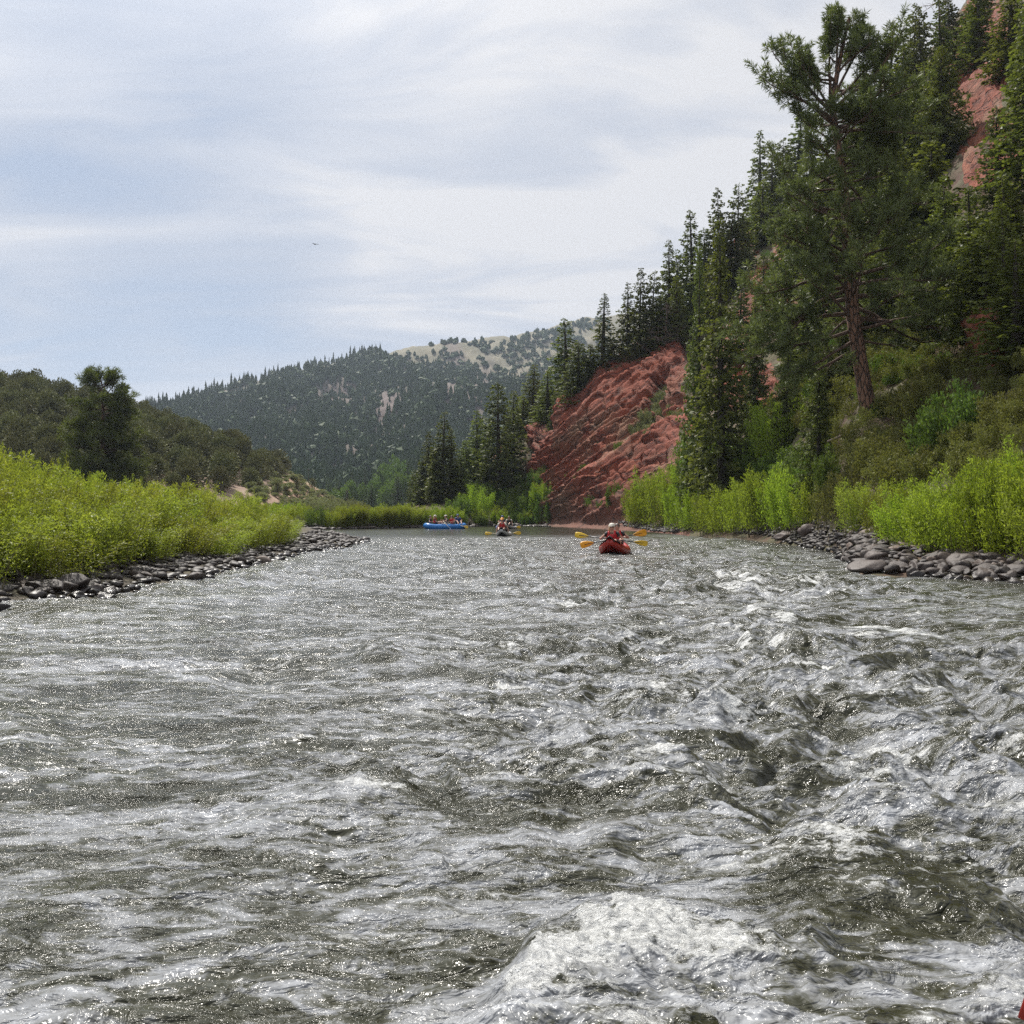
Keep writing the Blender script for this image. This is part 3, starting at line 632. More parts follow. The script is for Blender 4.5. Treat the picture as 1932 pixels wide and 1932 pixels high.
# ================================================================== trees
def rnd_unit(n, rs):
    v = rs.normal(size=(n, 3)); return v / np.linalg.norm(v, axis=1, keepdims=True)
def blades(P, D, L, Wd, rs, two=False):
    """leaf-sized faces: base points P, directions D (unit), lengths L, widths Wd -> diamond quads"""
    n = len(P); r = rnd_unit(n, rs); s = np.cross(D, r); s /= np.linalg.norm(s, axis=1, keepdims=True) + 1e-9
    L = np.broadcast_to(L, (n,))[:, None]; Wd = np.broadcast_to(Wd, (n,))[:, None]
    m = P + D * L * 0.45
    V = np.stack([P, m + s * Wd * .5, P + D * L, m - s * Wd * .5], 1).reshape(-1, 3)
    F = np.arange(4 * n).reshape(n, 4)
    return V, F
def fans(P, D, L, Wd, rs):
    """flat triangular sprays of needles"""
    n = len(P); r = rnd_unit(n, rs); s = np.cross(D, r); s /= np.linalg.norm(s, axis=1, keepdims=True) + 1e-9
    L = np.broadcast_to(L, (n,))[:, None]; Wd = np.broadcast_to(Wd, (n,))[:, None]
    V = np.stack([P, P + D * L * .8 + s * Wd * .5, P + D * L, P + D * L * .75 - s * Wd * .5], 1).reshape(-1, 3)
    return V, np.arange(4 * n).reshape(n, 4)

def conifer_mesh(seed, H=15.0, Rb=2.6, nwh=34, spray=0.42, shape=0.85, droop=0.35, base=0.06, gaps=0.15, kpb=1.0, fork=0):
    """spruce or fir: whorls of drooping branches with flat sprays; returns crown, trunk meshes"""
    rs = np.random.RandomState(seed); P, D, L, Wd = [], [], [], []
    tr = MB()
    lean = rs.normal(size=2) * 0.012
    tp = [(lean[0] * H * t * t, lean[1] * H * t * t, H * t) for t in np.linspace(0, 1, 9)]
    v, f = tube(tp, [0.020 * H * (1 - t) ** 0.9 + 0.012 for t in np.linspace(0, 1, 9)], 7); tr.add(v, f)
    wob = rs.rand(12) * 0.7 + 0.65
    for i in range(nwh):
        t = base + (1 - base) * (i + rs.rand() * .6) / nwh
        z0 = H * t
        rr = Rb * (1 - t) ** shape * (0.35 + 0.65 * min(1, (t - base) / 0.10 + 0.25)) + 0.12
        nb = int(5 + rs.randint(0, 3) + 3 * (1 - t))
        a0 = rs.rand() * 6.28
        for b in range(nb):
            if rs.rand() < gaps: continue
            a = a0 + 6.283 * b / nb + rs.normal() * .22
            k = a / 6.283 * 12 % 12; lobe = wob[int(k)] * (1 - k % 1) + wob[(int(k) + 1) % 12] * (k % 1)
            r = rr * (0.62 + 0.5 * rs.rand()) * (0.75 + 0.25 * lobe)
            dr = droop * (0.5 + rs.rand() * .8) * (1.15 - t)
            dx, dy = math.cos(a), math.sin(a)
            ns = max(3, int((3 + r * 7.0) * kpb))
            s = np.sort(rs.rand(ns) ** 0.75) * 0.97 + 0.03
            zb = rs.normal() * H * .009; zz = z0 + zb - dr * s * r + 0.22 * r * s ** 2.5 + rs.normal(size=ns) * .10
            px_ = dx * s * r + rs.normal(size=ns) * .04; py_ = dy * s * r + rs.normal(size=ns) * .04
            sd = np.where(rs.rand(ns) < .5, -1, 1) * (0.35 + rs.rand(ns) * .8); sd[-1] *= .1
            ca, sa = np.cos(a + sd), np.sin(a + sd)
            P.append(np.stack([px_ + lean[0] * H * t * t, py_ + lean[1] * H * t * t, zz], 1))
            D.append(np.stack([ca, sa, -0.05 - 0.55 * rs.rand(ns) + 0.3 * (t > .9)], 1))
            l = spray * (0.6 + 0.6 * rs.rand(ns)) * (0.55 + 0.45 * min(1, r / (0.5 * Rb))); L.append(l); Wd.append(l * (0.50 + .3 * rs.rand(ns)))
            if r > 0.8 and rs.rand() < 0.55:
                e = 0.85 * r; v, f = tube([(0, 0, z0), (dx * e * .5, dy * e * .5, z0 - dr * e * .5), (dx * e, dy * e, z0 - dr * e + .12 * r)], [0.03 + .006 * r, 0.02, 0.008], 3, False); tr.add(v, f)
    # leader
    for k in range(14):
        P.append(np.array([[lean[0] * H, lean[1] * H, H * (1 - .004 * k) - .12]])); a = rs.rand() * 6.28
        D.append(np.array([[math.cos(a) * .5, math.sin(a) * .5, .9]])); L.append(np.array([spray * .6])); Wd.append(np.array([spray * .15]))
    P = np.concatenate(P); D = np.concatenate(D); D /= np.linalg.norm(D, axis=1, keepdims=True); L = np.concatenate(L); Wd = np.concatenate(Wd)
    V, F = fans(P, D, L, Wd, rs)
    cr = MB(); cr.add(V, F)
    return cr.mesh('crown', None), tr.mesh('trunk', M['bark_dark'], True)

def round_tree_mesh(seed, H=4.5, Wt=3.6, n=1500, leaf=0.20, nl=9, mat=None, trunk=True):
    """juniper, pinyon or bush-like tree: lumpy crown of leaf clumps over a short forked trunk"""
    rs = np.random.RandomState(seed)
    cs = []; 
    for i in range(nl):
        a = rs.rand() * 6.28; r = Wt * .5 * (0.25 + .45 * rs.rand()); z = H * (0.28 + 0.5 * rs.rand()); q = (0.30 + .14 * rs.rand()) * Wt * (1 - .35 * z / H)
        cs.append((r * math.cos(a) * (1.15 - .6 * z / H), r * math.sin(a) * (1.15 - .6 * z / H), z, q))
    cs.append((0, 0, H * .78, .26 * Wt)); cs = np.array(cs)
    k = rs.randint(0, len(cs), n); u = rnd_unit(n, rs); rad = 0.55 + 0.45 * rs.rand(n) ** .5
    P = cs[k, :3] + u * (cs[k, 3] * rad)[:, None] * np.array([1, 1, .95]); P[:, 2] = np.maximum(P[:, 2], 0.08 * H * rs.rand(n))
    D = u * 0.8 + rnd_unit(n, rs) * .6 + np.array([0, 0, .35]); D /= np.linalg.norm(D, axis=1, keepdims=True)
    V, F = blades(P, D, leaf * (0.7 + .6 * rs.rand(n)), leaf * .55, rs)
    c = MB(); c.add(V, F)
    t = MB()
    for i in range(3):
        q = cs[i]; v, f = tube([(0, 0, -.3), (q[0] * .3, q[1] * .3, q[2] * .4), (q[0], q[1], q[2])], [.035 * H, .025 * H, .008 * H], 5, False); t.add(v, f)
    return c.mesh('crown', None), t.mesh('trunk', M['bark_dark'], True)

def pine_mesh(seed, H, trunkpts, tw, limbs, tuft=0.24, needles=13, ntw=9, dens=1.0):
    """ponderosa: explicit trunk line, limbs given as (height t, azimuth, length, rise), forking into twigs that end in needle tufts"""
    rs = np.random.RandomState(seed); tr = MB()
    T = np.array(trunkpts, float); tt = T[:, 2] / H
    rad = [tw * (1 - .93 * t) ** .8 for t in tt]; rad[0] *= 1.25
    v, f = tube(T, rad, 14); tr.add(v, f)
    lb = MB(); TP = []; TD = []
    def tpos(t): return np.array([np.interp(t, tt, T[:, 0]), np.interp(t, tt, T[:, 1]), t * H])
    def dirn(a, el): return np.array([math.cos(a) * math.cos(el), math.sin(a) * math.cos(el), math.sin(el)])
    for (t, az_, ln, el, dn) in limbs:
        p0 = tpos(t); p = p0.copy(); el0 = el; pts = [p.copy()]; a = az_; n = max(5, int(ln / .45))
        for i in range(n):
            el += rs.normal() * .13 + (0.035 if i > n * .5 else -0.03); a += rs.normal() * .13
            p = p + dirn(a, el) * ln / n; pts.append(p.copy())
        r0 = 0.022 + 0.018 * ln
        v, f = tube(pts, list(np.linspace(r0, .014, len(pts))), 5, False); lb.add(v, f)
        # secondary shoots
        ns = int((3 + ln * 3.1) * dn * dens)
        for j in range(ns):
            s = 0.28 + 0.72 * (j + rs.rand()) / ns; k = s * n; i0 = min(int(k), n - 1); q = pts[i0] + (pts[i0 + 1] - pts[i0]) * (k - i0)
            a2 = a + (1 if rs.rand() < .5 else -1) * (0.35 + rs.rand() * .85); e2 = el0 + 0.15 + rs.normal() * .35
            l2 = (0.35 + 0.28 * ln * (1 - .55 * s)) * (0.6 + .8 * rs.rand())
            d2 = dirn(a2, e2); q1 = q + d2 * l2 * .5 + np.array([0, 0, -.03]); q2 = q1 + (d2 + np.array([0, 0, .35])) * l2 * .5
            v, f = tube([q, q1, q2], [.016, .012, .008], 3, False); lb.add(v, f)
            nt_ = max(2, int(ntw * l2 * (0.7 + .6 * rs.rand())))
            for m_ in range(nt_):
                u = 0.25 + .75 * (m_ + rs.rand()) / nt_; b = q + (q2 - q) * u
                d3 = d2 * .5 + rnd_unit(1, rs)[0] * .75 + np.array([0, 0, .45]); d3 /= np.linalg.norm(d3)
                TP.append(b + d3 * (0.06 + .20 * rs.rand())); TD.append(d3)
            TP.append(q2); TD.append(d2)
        TP.append(pts[-1]); TD.append(dirn(a, el))
    TP = np.array(TP); TD = np.array(TD); n = len(TP)
    r = rnd_unit(n * needles, rs); Dn = np.repeat(TD, needles, 0) * 0.75 + r; Dn /= np.linalg.norm(Dn, axis=1, keepdims=True)
    Pn = np.repeat(TP, needles, 0) - np.repeat(TD, needles, 0) * (rs.rand(n * needles) * .12)[:, None]
    sz = np.repeat(tuft * (.7 + .6 * rs.rand(n)), needles)
    V, F = blades(Pn, Dn, sz, 0.034 * tuft / .24, rs); c = MB(); c.add(V, F)
    return c.mesh('crown', M['pine']), tr.mesh('trunk', M['pbark'], True), lb.mesh('limb', M['bark'], True)

def copy_as(meshes, names, mats_, loc, rz, sc, name, label, cat, group=None):
    """an Empty at the foot with each part below it"""
    r = obj(name, None, loc=loc, rz=rz, sc=sc, label=label, cat=cat, group=group)
    r.empty_display_size = 0.3
    for me, nm in zip(meshes, names): obj(nm, me, parent=r)
    return r
def with_mat(me, m):
    c = me.copy(); c.materials.clear(); c.materials.append(m); return c

rs = np.random.RandomState(11)
# --- conifer kinds (reference height 15 m)
CON = []
specs = [(1, 15, 2.5, 36, .42, .85, .40), (2, 15, 2.2, 34, .40, .80, .30), (3, 15, 3.1, 32, .48, .75, .45), (4, 15, 1.8, 34, .36, .9, .25), (5, 15, 2.8, 38, .40, .7, .35), (6, 15, 2.1, 30, .42, .85, .5), (7, 15, 3.0, 26, .5, .55, .5), (8, 15, 2.7, 24, .5, .5, .35), (9, 15, 2.6, 40, .40, 1.05, .6), (10, 15, 2.4, 28, .5, .65, .15)]
for s_ in specs:
    c_, t_ = conifer_mesh(*s_, kpb=1.25, gaps=.10)
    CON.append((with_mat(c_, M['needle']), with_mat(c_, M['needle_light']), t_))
# near, finer ones
NEAR = []
for s_ in [(21, 15, 2.9, 50, .30, .9, .42), (22, 15, 2.6, 46, .30, 1.0, .4), (23, 15, 3.4, 54, .30, .75, .38)]:
    c_, t_ = conifer_mesh(*s_, kpb=2.3, gaps=.08, base=0.03)
    NEAR.append((with_mat(c_, M['needle']), with_mat(c_, M['needle_light']), t_))

def tree_px(x, ytop, ybase, dist=None, width=None, kind=None, light=False, label=None, group=None, near=False, surf=None, name='conifer_tree', sink=0.3, seed=None):
    """a conifer whose foot stands on the ground at survey (x, ybase) and whose tip reaches ytop"""
    surf = surf or HS
    p = surf.at(x, ybase) if dist is None else surf.atd(x, dist)
    d = p.y
    top = EYE + (966 - ytop) / 2009 * d
    h = max(2.0, top - p.z + sink)
    pool = NEAR if near else CON
    k = kind if kind is not None else rs.randint(len(pool))
    c_d, c_l, tr_ = pool[k]; wref = (specs[k][2] if not near else (2.9, 2.3, 3.4)[k]) * 2
    sx = h / 15.0 if width is None else (width / 2009 * d) / wref * (1.0 if near else 1.3)
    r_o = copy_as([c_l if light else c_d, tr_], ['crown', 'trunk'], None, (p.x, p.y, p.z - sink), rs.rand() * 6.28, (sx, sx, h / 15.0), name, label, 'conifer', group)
    r_o.rotation_euler = (rs.normal() * .022, rs.normal() * .022, rs.rand() * 6.28)
    return r_o

tree_px(1545, 640, 860, 50, 110, 0, False, 'drooping dark fir hanging over the shrubs just left of the pine trunk', near=True)
tree_px(1590, 600, 830, 56, 100, 2, False, 'shaggy dark fir directly behind the pine trunk on its left', near=True)
tree_px(1715, 560, 780, 62, 110, 0, True, 'green fir behind the pine trunk on its right side', near=True)
# --- single trees one can point to on the right slope
tree_px(1776, 90, 640, 78, 160, 2, True, 'tall full green spruce just right of the big pine on the slope', near=True, sink=.6)
tree_px(1962, -90, 700, 56, 235, 0, True, 'giant yellow-green spruce cut by the right edge of the picture', near=True, sink=.6)
tree_px(1364, 407, 900, 70, 150, 1, True, 'tall slim spruce with a bare dark lower trunk right of the red cliff', near=True)
tree_px(1318, 470, 905, 74, 110, 0, False, 'dark spruce at the right foot of the red cliff, half behind the slim spruce', near=True)
tree_px(1421, 555, 895, 76, 84, 1, False, 'small dark spruce between the slim spruce and the big pine', near=True)
tree_px(1478, 600, 880, 66, 80, 0, False, 'short dark fir under the left limbs of the big pine', near=True)
tree_px(1560, 660, 900, 55, 120, 2, False, 'low dark fir crouching left of the big pine trunk', near=True)
tree_px(1700, 700, 860, 60, 70, 0, False, 'small dark fir just right of the big pine trunk', near=True)
tree_px(1438, 342, 470, None, 78, 0, True, 'green fir standing right of the pink rock outcrop on the ridge')
tree_px(1433, 245, 420, 168, 58, 5, False, 'ragged thin-topped fir alone on the skyline left of the big pine')
tree_px(1503, 212, 420, 150, 92, 0, False, 'broad dark fir behind the upper left limbs of the big pine')
tree_px(1137, 554, 700, None, 56, 3, False, 'narrow dark spire of a fir above the upper end of the cliff')
tree_px(1070, 599, 772, None, 92, 0, False, 'shaggy broad-topped dark fir above the left end of the red cliff')
tree_px(1092, 645, 770, None, 84, 4, False, 'rounded green fir right beside the shaggy-topped fir over the cliff')
tree_px(940, 721, 893, 128, 92, 4, False, 'big dark broad spruce left of the red cliff')
tree_px(1003, 688, 800, None, 60, 1, True, 'light green fir standing over the small red notch left of the cliff')
tree_px(1034, 700, 800, None, 56, 3, True, 'slender light green fir between the notch and the shaggy fir')
tree_px(1100, 877, 928, None, 34, 1, False, 'small lone fir growing on the face of the red cliff', sink=.2)
tree_px(900, 775, 915, None, 56, 1, True, 'yellowish green fir just left of the big dark broad spruce')
tree_px(967, 738, 880, 133, 62, 0, True, 'lighter fir behind the right shoulder of the big dark broad spruce')
tree_px(833, 778, 948, None, 62, 1, False, 'tallest fir in the clump at the left end of the slope')
# --- others in companies
ORD = 'first second third fourth fifth sixth seventh eighth ninth tenth eleventh twelfth thirteenth fourteenth fifteenth sixteenth seventeenth eighteenth nineteenth twentieth'.split()
def nth(xs, x, label):
    """tells members of a small company apart by their order from the left"""
    if len(xs) > 20: return label
    k = sorted(xs).index(x); return label + (', leftmost of them' if k == 0 else ', rightmost of them' if k == len(xs) - 1 else ', %s from the left' % ORD[k])
def company(lst, label, group):
    for a in lst:
        x, yt, yb, wd, li = a[:5]; di = a[5] if len(a) > 5 else None
        tree_px(x, yt, yb, di, wd, None, li, nth([q[0] for q in lst], x, label), group)
company([(807, 815, 950, 48, 0), (853, 808, 945, 52, 1), (868, 845, 940, 40, 0), (795, 860, 953, 36, 0), (822, 840, 950, 40, 1), (783, 885, 955, 30, 0), (880, 830, 930, 40, 1)], 'fir in the clump by the water where the right slope ends', 'firs at the end of the right slope')
company([(922, 800, 905, 44, 1), (955, 790, 890, 48, 1), (985, 745, 830, 44, 1), (1018, 742, 805, 40, 0), (1050, 720, 800, 44, 0), (1112, 650, 745, 44, 0), (1120, 680, 740, 40, 1), (1158, 640, 705, 44, 0)], 'fir in the row above the left end of the red cliff', 'firs above the left end of the cliff')
company([(1185, 535, 690, 56, 0), (1205, 508, 690, 60, 0), (1226, 512, 680, 56, 0), (1245, 560, 665, 50, 0), (1263, 452, 640, 60, 0), (1285, 470, 640, 62, 0), (1308, 395, 610, 74, 0), (1330, 430, 600, 60, 0), (1353, 355, 575, 66, 0),
         (1375, 400, 560, 60, 0), (1391, 350, 540, 60, 0), (1410, 410, 520, 50, 0), (1276, 520, 650, 50, 1), (1340, 480, 620, 60, 1)], 'dark fir on the skyline above the red cliff', 'firs on the skyline above the cliff')
company([(1455, 290, 450, 60, 0), (1475, 260, 430, 66, 0), (1530, 230, 400, 70, 0), (1560, 260, 400, 70, 1), (1600, 200, 400, 80, 0), (1640, 130, 380, 90, 0), (1672, 40, 300, 90, 0), (1700, 90, 300, 80, 1), (1716, 5, 260, 70, 0), (1742, 10, 250, 66, 0),
         (1776, -10, 200, 60, 0), (1794, -10, 120, 60, 0), (1846, -25, 140, 74, 0), (1745, 120, 330, 90, 1), (1712, 180, 380, 90, 0), (1690, 260, 450, 100, 0), (1850, -50, 60, 60, 0), (1932, 20, 330, 70, 1)], 'dark conifer high on the slope behind the big pine', 'conifers high on the right slope')
company([(1500, 380, 560, 80, 0), (1600, 330, 540, 90, 0), (1650, 360, 560, 100, 1), (1690, 400, 600, 110, 0), (1740, 430, 640, 100, 0), (1640, 480, 660, 90, 0), (1570, 440, 640, 80, 1), (1835, 400, 650, 110, 1), (1850, 430, 620, 100, 1), (1480, 470, 640, 70, 1), (1530, 520, 700, 70, 0),
         (1780, 440, 610, 90, 0), (1900, 380, 700, 120, 1), (1440, 480, 640, 56, 1), (1395, 520, 700, 50, 0)], 'conifer on the slope half hidden by the big pine and spruces', 'conifers behind the big pine')
company([(2040, 40, 700, 200, 1, 60), (2120, -60, 640, 220, 1, 75), (2250, 0, 800, 260, 0, 50), (2010, -200, 300, 160, 0, 120)], 'conifer beyond the right edge of the picture', 'conifers past the right edge')

_r = np.random.RandomState(91)
company([(x, y - h, y, h * .52, int(_r.rand() < .5)) for x, y, h in [(1660 + 270 * _r.rand(), 400 + 310 * _r.rand(), 150 + 110 * _r.rand()) for _ in range(24)] if not (1780 < x < 1910 and y - h < 340) and not (x > 1690 and y > 560)], 'conifer in the crowd on the slope right of the big pine', 'conifers right of the big pine')
company([(x, y - h, y, h * .52, int(_r.rand() < .5)) for x, y, h in [(1480 + 200 * _r.rand(), 420 + 330 * _r.rand(), 110 + 80 * _r.rand()) for _ in range(10)]], 'young conifer on the slope behind the pine limbs', 'young conifers behind the pine limbs')
company([(1905, -40, 150, 110, 1), (1880, 200, 430, 90, 0), (1830, 350, 560, 110, 0), (1790, 330, 560, 100, 1), (1909, 330, 560, 110, 1), (1860, 420, 640, 120, 0), (1920, 450, 700, 120, 0), (1740, 300, 520, 100, 0), (1825, 10, 130, 70, 0)], 'broad conifer between the big pine and the right edge', 'conifers between the pine and the right edge')
# --- the big ponderosa
pb = HS.atd(1643, 46.0); pb.z = min(pb.z, EYE + (966 - 830) / 2009 * pb.y)
Hm = EYE + (966 - 14) / 2009 * pb.y - pb.z
k_ = pb.y / 2009                      # metres per survey px at the tree
tp = [(0, 0, -0.4), (0, 0, 0)] + [((x - 1643) * k_, dy, (830 - y) * k_) for x, y, dy in ((1637, 770, 0), (1624, 680, .1), (1611, 599, .1), (1603, 500, .1), (1596, 400, 0), (1588, 320, 0), (1576, 230, .1), (1571, 190, .1), (1583, 120, 0), (1596, 60, 0), (1602, 34, 0))]
limbs = []; rl = np.random.RandomState(5)
def limb_px(y0, x1, y1, back=0.0, dn=1.0):
    """limb from the trunk at survey y0 to a tip at survey (x1, y1), leaning back metres away"""
    z0 = (830 - y0) * k_; t = z0 / Hm
    x0 = np.interp(z0, [q[2] for q in tp], [q[0] for q in tp])
    dx = (x1 - 1643) * k_ - x0; dz = (830 - y1) * k_ - z0; hor = math.hypot(dx, back)
    limbs.append((t, math.atan2(back, dx), math.hypot(hor, dz), math.atan2(dz, hor), dn))
for a in ((225, 1432, 152, .3), (215, 1475, 62, .5), (235, 1478, 188, -.8), (200, 1545, 38, .4), (180, 1640, 60, .3), (150, 1575, 40, -.4), (190, 1690, 120, .4), (205, 1700, 90, -.9), (240, 1752, 205, .5), (250, 1725, 230, -1.2),
          (60, 1588, 48, .15), (55, 1614, 50, -.2), (75, 1620, 66, .2), (70, 1580, 66, -.2), (45, 1603, 40, .05), (120, 1560, 90, .6), (100, 1640, 95, -.3), (90, 1572, 72, .3), (85, 1628, 74, .4), (280, 1690, 250, 1.0), (160, 1530, 110, .8), (170, 1660, 130, 1.2), (140, 1620, 80, -.8), (210, 1500, 120, -.5), (200, 1720, 160, 1.)):
    limb_px(*a)
for a in ((430, 1440, 300, .6, .55), (420, 1470, 385, -.5, .4), (360, 1500, 330, .8, .8), (330, 1680, 290, 1., 1.), (380, 1740, 330, .6, 1.), (400, 1480, 350, 1.2, .7), (350, 1660, 340, -1.4, 1.)):
    limb_px(*a)
for a in ((520, 1412, 480, .4), (540, 1395, 560, .8), (560, 1420, 610, -1.), (500, 1460, 440, -.8), (480, 1500, 410, -1.), (500, 1560, 420, -2.), (590, 1392, 620, .3), (620, 1440, 660, .4), (640, 1480, 700, -.6), (660, 1500, 740, .3, .8),
          (460, 1700, 400, .5), (490, 1740, 440, -.7), (520, 1790, 470, .4), (560, 1830, 540, .3), (600, 1835, 625, -.3), (580, 1800, 590, 1.4), (540, 1760, 520, -1.5), (450, 1660, 370, -1.5), (620, 1770, 600, -1.2), (640, 1720, 640, .8), (500, 1640, 430, -2.2),
          (560, 1600, 500, -2.6), (600, 1530, 560, -2.2), (620, 1680, 570, -2.), (470, 1560, 380, 1.), (440, 1620, 350, 1.6), (540, 1480, 520, 1.8), (600, 1560, 600, 2.4), (590, 1700, 520, 2.4), (650, 1590, 690, -1., .6), (550, 1510, 480, -1.6), (430, 1560, 350, -1.2)):
    limb_px(*a)
for i in range(14):                     # the many shorter limbs that fill the crown round the trunk
    y0 = 150 + 430 * rl.rand(); half = np.interp(y0, [100, 200, 300, 420, 520, 620, 680], [80, 110, 105, 130, 185, 200, 110])
    a = rl.rand() * 6.28; L_ = half * (.55 + .45 * rl.rand()) * k_ / max(.35, abs(math.cos(a)) ** .3)
    z0 = (830 - y0) * k_; limbs.append((z0 / Hm, a, min(L_, 4.2), .05 + .35 * rl.rand(), 1.0))
for i in range(16):                     # shorter boughs of the neck
    y0 = 175 + 150 * rl.rand(); a = rl.rand() * 6.28; limbs.append(((830 - y0) * k_ / Hm, a, (60 + 60 * rl.rand()) * k_, .1 + .45 * rl.rand(), 1.2))
cr_, tk_, lb_ = pine_mesh(7, Hm, tp, 0.34, limbs, tuft=0.26, needles=13, ntw=7.5)
root = obj('ponderosa_pine', None, loc=pb, label='tall ponderosa pine with a thick reddish trunk leaning over the right bank', cat='pine tree')
for me_, nm in ((tk_, 'trunk'), (lb_, 'limb'), (cr_, 'crown')): obj(nm, me_, parent=root)

# --- the rounded pine on the left
pl = LH.atd(192, 122); pl = Vector(((190 - 966) / 2009 * (92 * S + 12), 92 * S + 12, 0.9))
k2 = pl.y / 2009; H2 = (966 - 716) * k2 + EYE - pl.z
limbs = []; rl = np.random.RandomState(8)
for i in range(110):
    t = 0.10 + 0.88 * (i + rl.rand()) / 110; prof = np.interp(t, [.1, .25, .45, .62, .66, .74, .8, .9, 1.0], [64, 76, 74, 60, 46, 56, 60, 46, 14])
    limbs.append((t, rl.rand() * 6.28, prof * k2 * (0.75 + .35 * rl.rand()), 0.12 + 0.25 * rl.rand() - (.15 if t < .4 else 0) + (t > .85) * .5, 1.0))
cr_, tk_, lb_ = pine_mesh(9, H2, [(0, 0, -.3), (0, 0, 0), (.1, 0, H2 * .3), (.25, 0, H2 * .6), (.2, 0, H2 * .85), (.1, 0, H2 * .99)], 0.36, limbs, tuft=0.45, needles=8, ntw=5, dens=1.0)
cr_.materials[0] = M['needle']
root = obj('ponderosa_pine', None, loc=pl, label='lone dark round-topped pine behind the willow thicket on the left', cat='pine tree')
for me_, nm in ((tk_, 'trunk'), (lb_, 'limb'), (cr_, 'crown')): obj(nm, me_, parent=root)

# --- dead tree and snags
def dead_mesh(seed, H=7.0, spread=2.5, nb=46):
    r_ = np.random.RandomState(seed); t = MB(); b = MB()
    v, f = tube([(0, 0, -.3), (.15, 0, H * .35), (-.1, .1, H * .7), (.1, 0, H)], [.16, .12, .07, .02], 7); t.add(v, f)
    for i in range(nb):
        z = H * (.12 + .85 * r_.rand()); a = r_.rand() * 6.28; l = spread * (1.1 - z / H) * (.5 + .6 * r_.rand()); e = r_.normal() * .3 - .1
        p = np.array([0, 0, z]); d = np.array([math.cos(a) * math.cos(e), math.sin(a) * math.cos(e), math.sin(e)])
        q = p + d * l * .5 + r_.normal(size=3) * .12; r2 = q + d * l * .5 + r_.normal(size=3) * .22
        v, f = tube([p, q, r2], [.05, .03, .012], 4, False); b.add(v, f)
        for j in range(5):
            s = .3 + .7 * r_.rand(); m_ = p + (r2 - p) * s; e2 = m_ + (d * .5 + r_.normal(size=3) * .6) * l * .28
            v, f = tube([m_, e2], [.018, .006], 3, False); b.add(v, f)
    return t.mesh('trunk', M['twig'], True), b.mesh('branch', M['twig'], True)
for (x, yt, yb, sd, lab) in ((1258, 572, 668, 1, 'bare grey dead tree with tangled twigs at the top of the red cliff'), (1235, 600, 672, 4, 'low leafless brown thicket of twigs left of the bare dead tree'), (1772, -25, 190, 2, 'bare standing dead snag on the skyline near the top of the picture')):
    p = HS.at(x, yb); h = (yb - yt) / 2009 * p.y + .3; a_, b_ = dead_mesh(sd, h, h * .55, 60 if sd != 2 else 26)
    root = obj('dead_tree', None, loc=(p.x, p.y, p.z - .2), label=lab, cat='dead tree', rz=rs.rand() * 6)
    obj('trunk', a_, parent=root); obj('branch', b_, parent=root)
# fallen limb by the pine foot
p = HS.at(1590, 862); mb = MB(); v, f = tube([(-1.0, 0, .0), (-.4, -.1, .25), (.3, 0, .33), (.9, .1, .55)], [.05, .06, .05, .02], 6); mb.add(v, f); v, f = tube([(-.3, 0, .28), (-.55, -.2, .6), (-.5, -.2, .9)], [.035, .02, .01], 5); mb.add(v, f)
obj('fallen_limb', mb.mesh('fallen_limb', M['twig'], True), loc=(p.x, p.y - 1.2, p.z + .5), label='pale fallen limb caught in the brush below the big pine', cat='dead limb')

# ================================================================== willows and shrubs
def willow_mesh(seed, H=2.2, Rr=1.0, n=6500, leaf=0.095, nst=60, mat=None, wl=.23, flare=0.5):
    """upright willow clump: many stems, narrow leaves all the way up"""
    r_ = np.random.RandomState(seed)
    a = r_.rand(nst) * 6.283; r0 = Rr * .75 * np.sqrt(r_.rand(nst)); hs = H * (0.66 + .38 * r_.rand(nst)) * (1.06 - (.22 + .5 * (flare > .78)) * (r0 / Rr) ** 2)
    hs[: max(2, nst // 14)] *= 1.13
    bx, by = r0 * np.cos(a), r0 * np.sin(a); lx_ = np.cos(a) * flare * r0 / Rr + r_.normal(size=nst) * .16; ly_ = np.sin(a) * flare * r0 / Rr + r_.normal(size=nst) * .16
    k = r_.randint(0, nst, n); t = 0.06 + 0.94 * r_.rand(n) ** .8
    P = np.stack([bx[k] + lx_[k] * t ** 1.4 * hs[k] * .5, by[k] + ly_[k] * t ** 1.4 * hs[k] * .5, t * hs[k]], 1)
    sp = (0.14 * (1.1 - t) + .05)[:, None]; off = r_.normal(size=(n, 3)) * sp; off[:, 2] *= .5; P += off
    D = np.stack([lx_[k] * .6, ly_[k] * .6, np.ones(n) * .8], 1) + r_.normal(size=(n, 3)) * .62; D /= np.linalg.norm(D, axis=1, keepdims=True)
    V, F = blades(P, D, leaf * (.7 + .6 * r_.rand(n)), leaf * wl, r_)
    c = MB(); c.add(V, F); s = MB()
    for i in range(nst):
        q = [(bx[i], by[i], -.2), (bx[i] + lx_[i] * .3 * hs[i] * .5, by[i] + ly_[i] * .3 * hs[i] * .5, hs[i] * .45), (bx[i] + lx_[i] * hs[i] * .5, by[i] + ly_[i] * hs[i] * .5, hs[i] * .98)]
        v, f = tube(q, [.013, .010, .004], 3, False); s.add(v, f)
    return c.mesh('foliage', mat), s.mesh('stem', M['stem'])
WL = [willow_mesh(30 + i, 2.1, 1.05, 8500, .10, 30, M['willow'], .27, .75) for i in range(5)]
WR = [willow_mesh(40 + i, 2.1, 1.15, 8500, .105, 34, M['willow_r'], .28, .95) for i in range(5)]
SH = [willow_mesh(50 + i, 1.6, 1.1, 3200, .13, 30, M['shrub'], .45, .9) for i in range(3)]
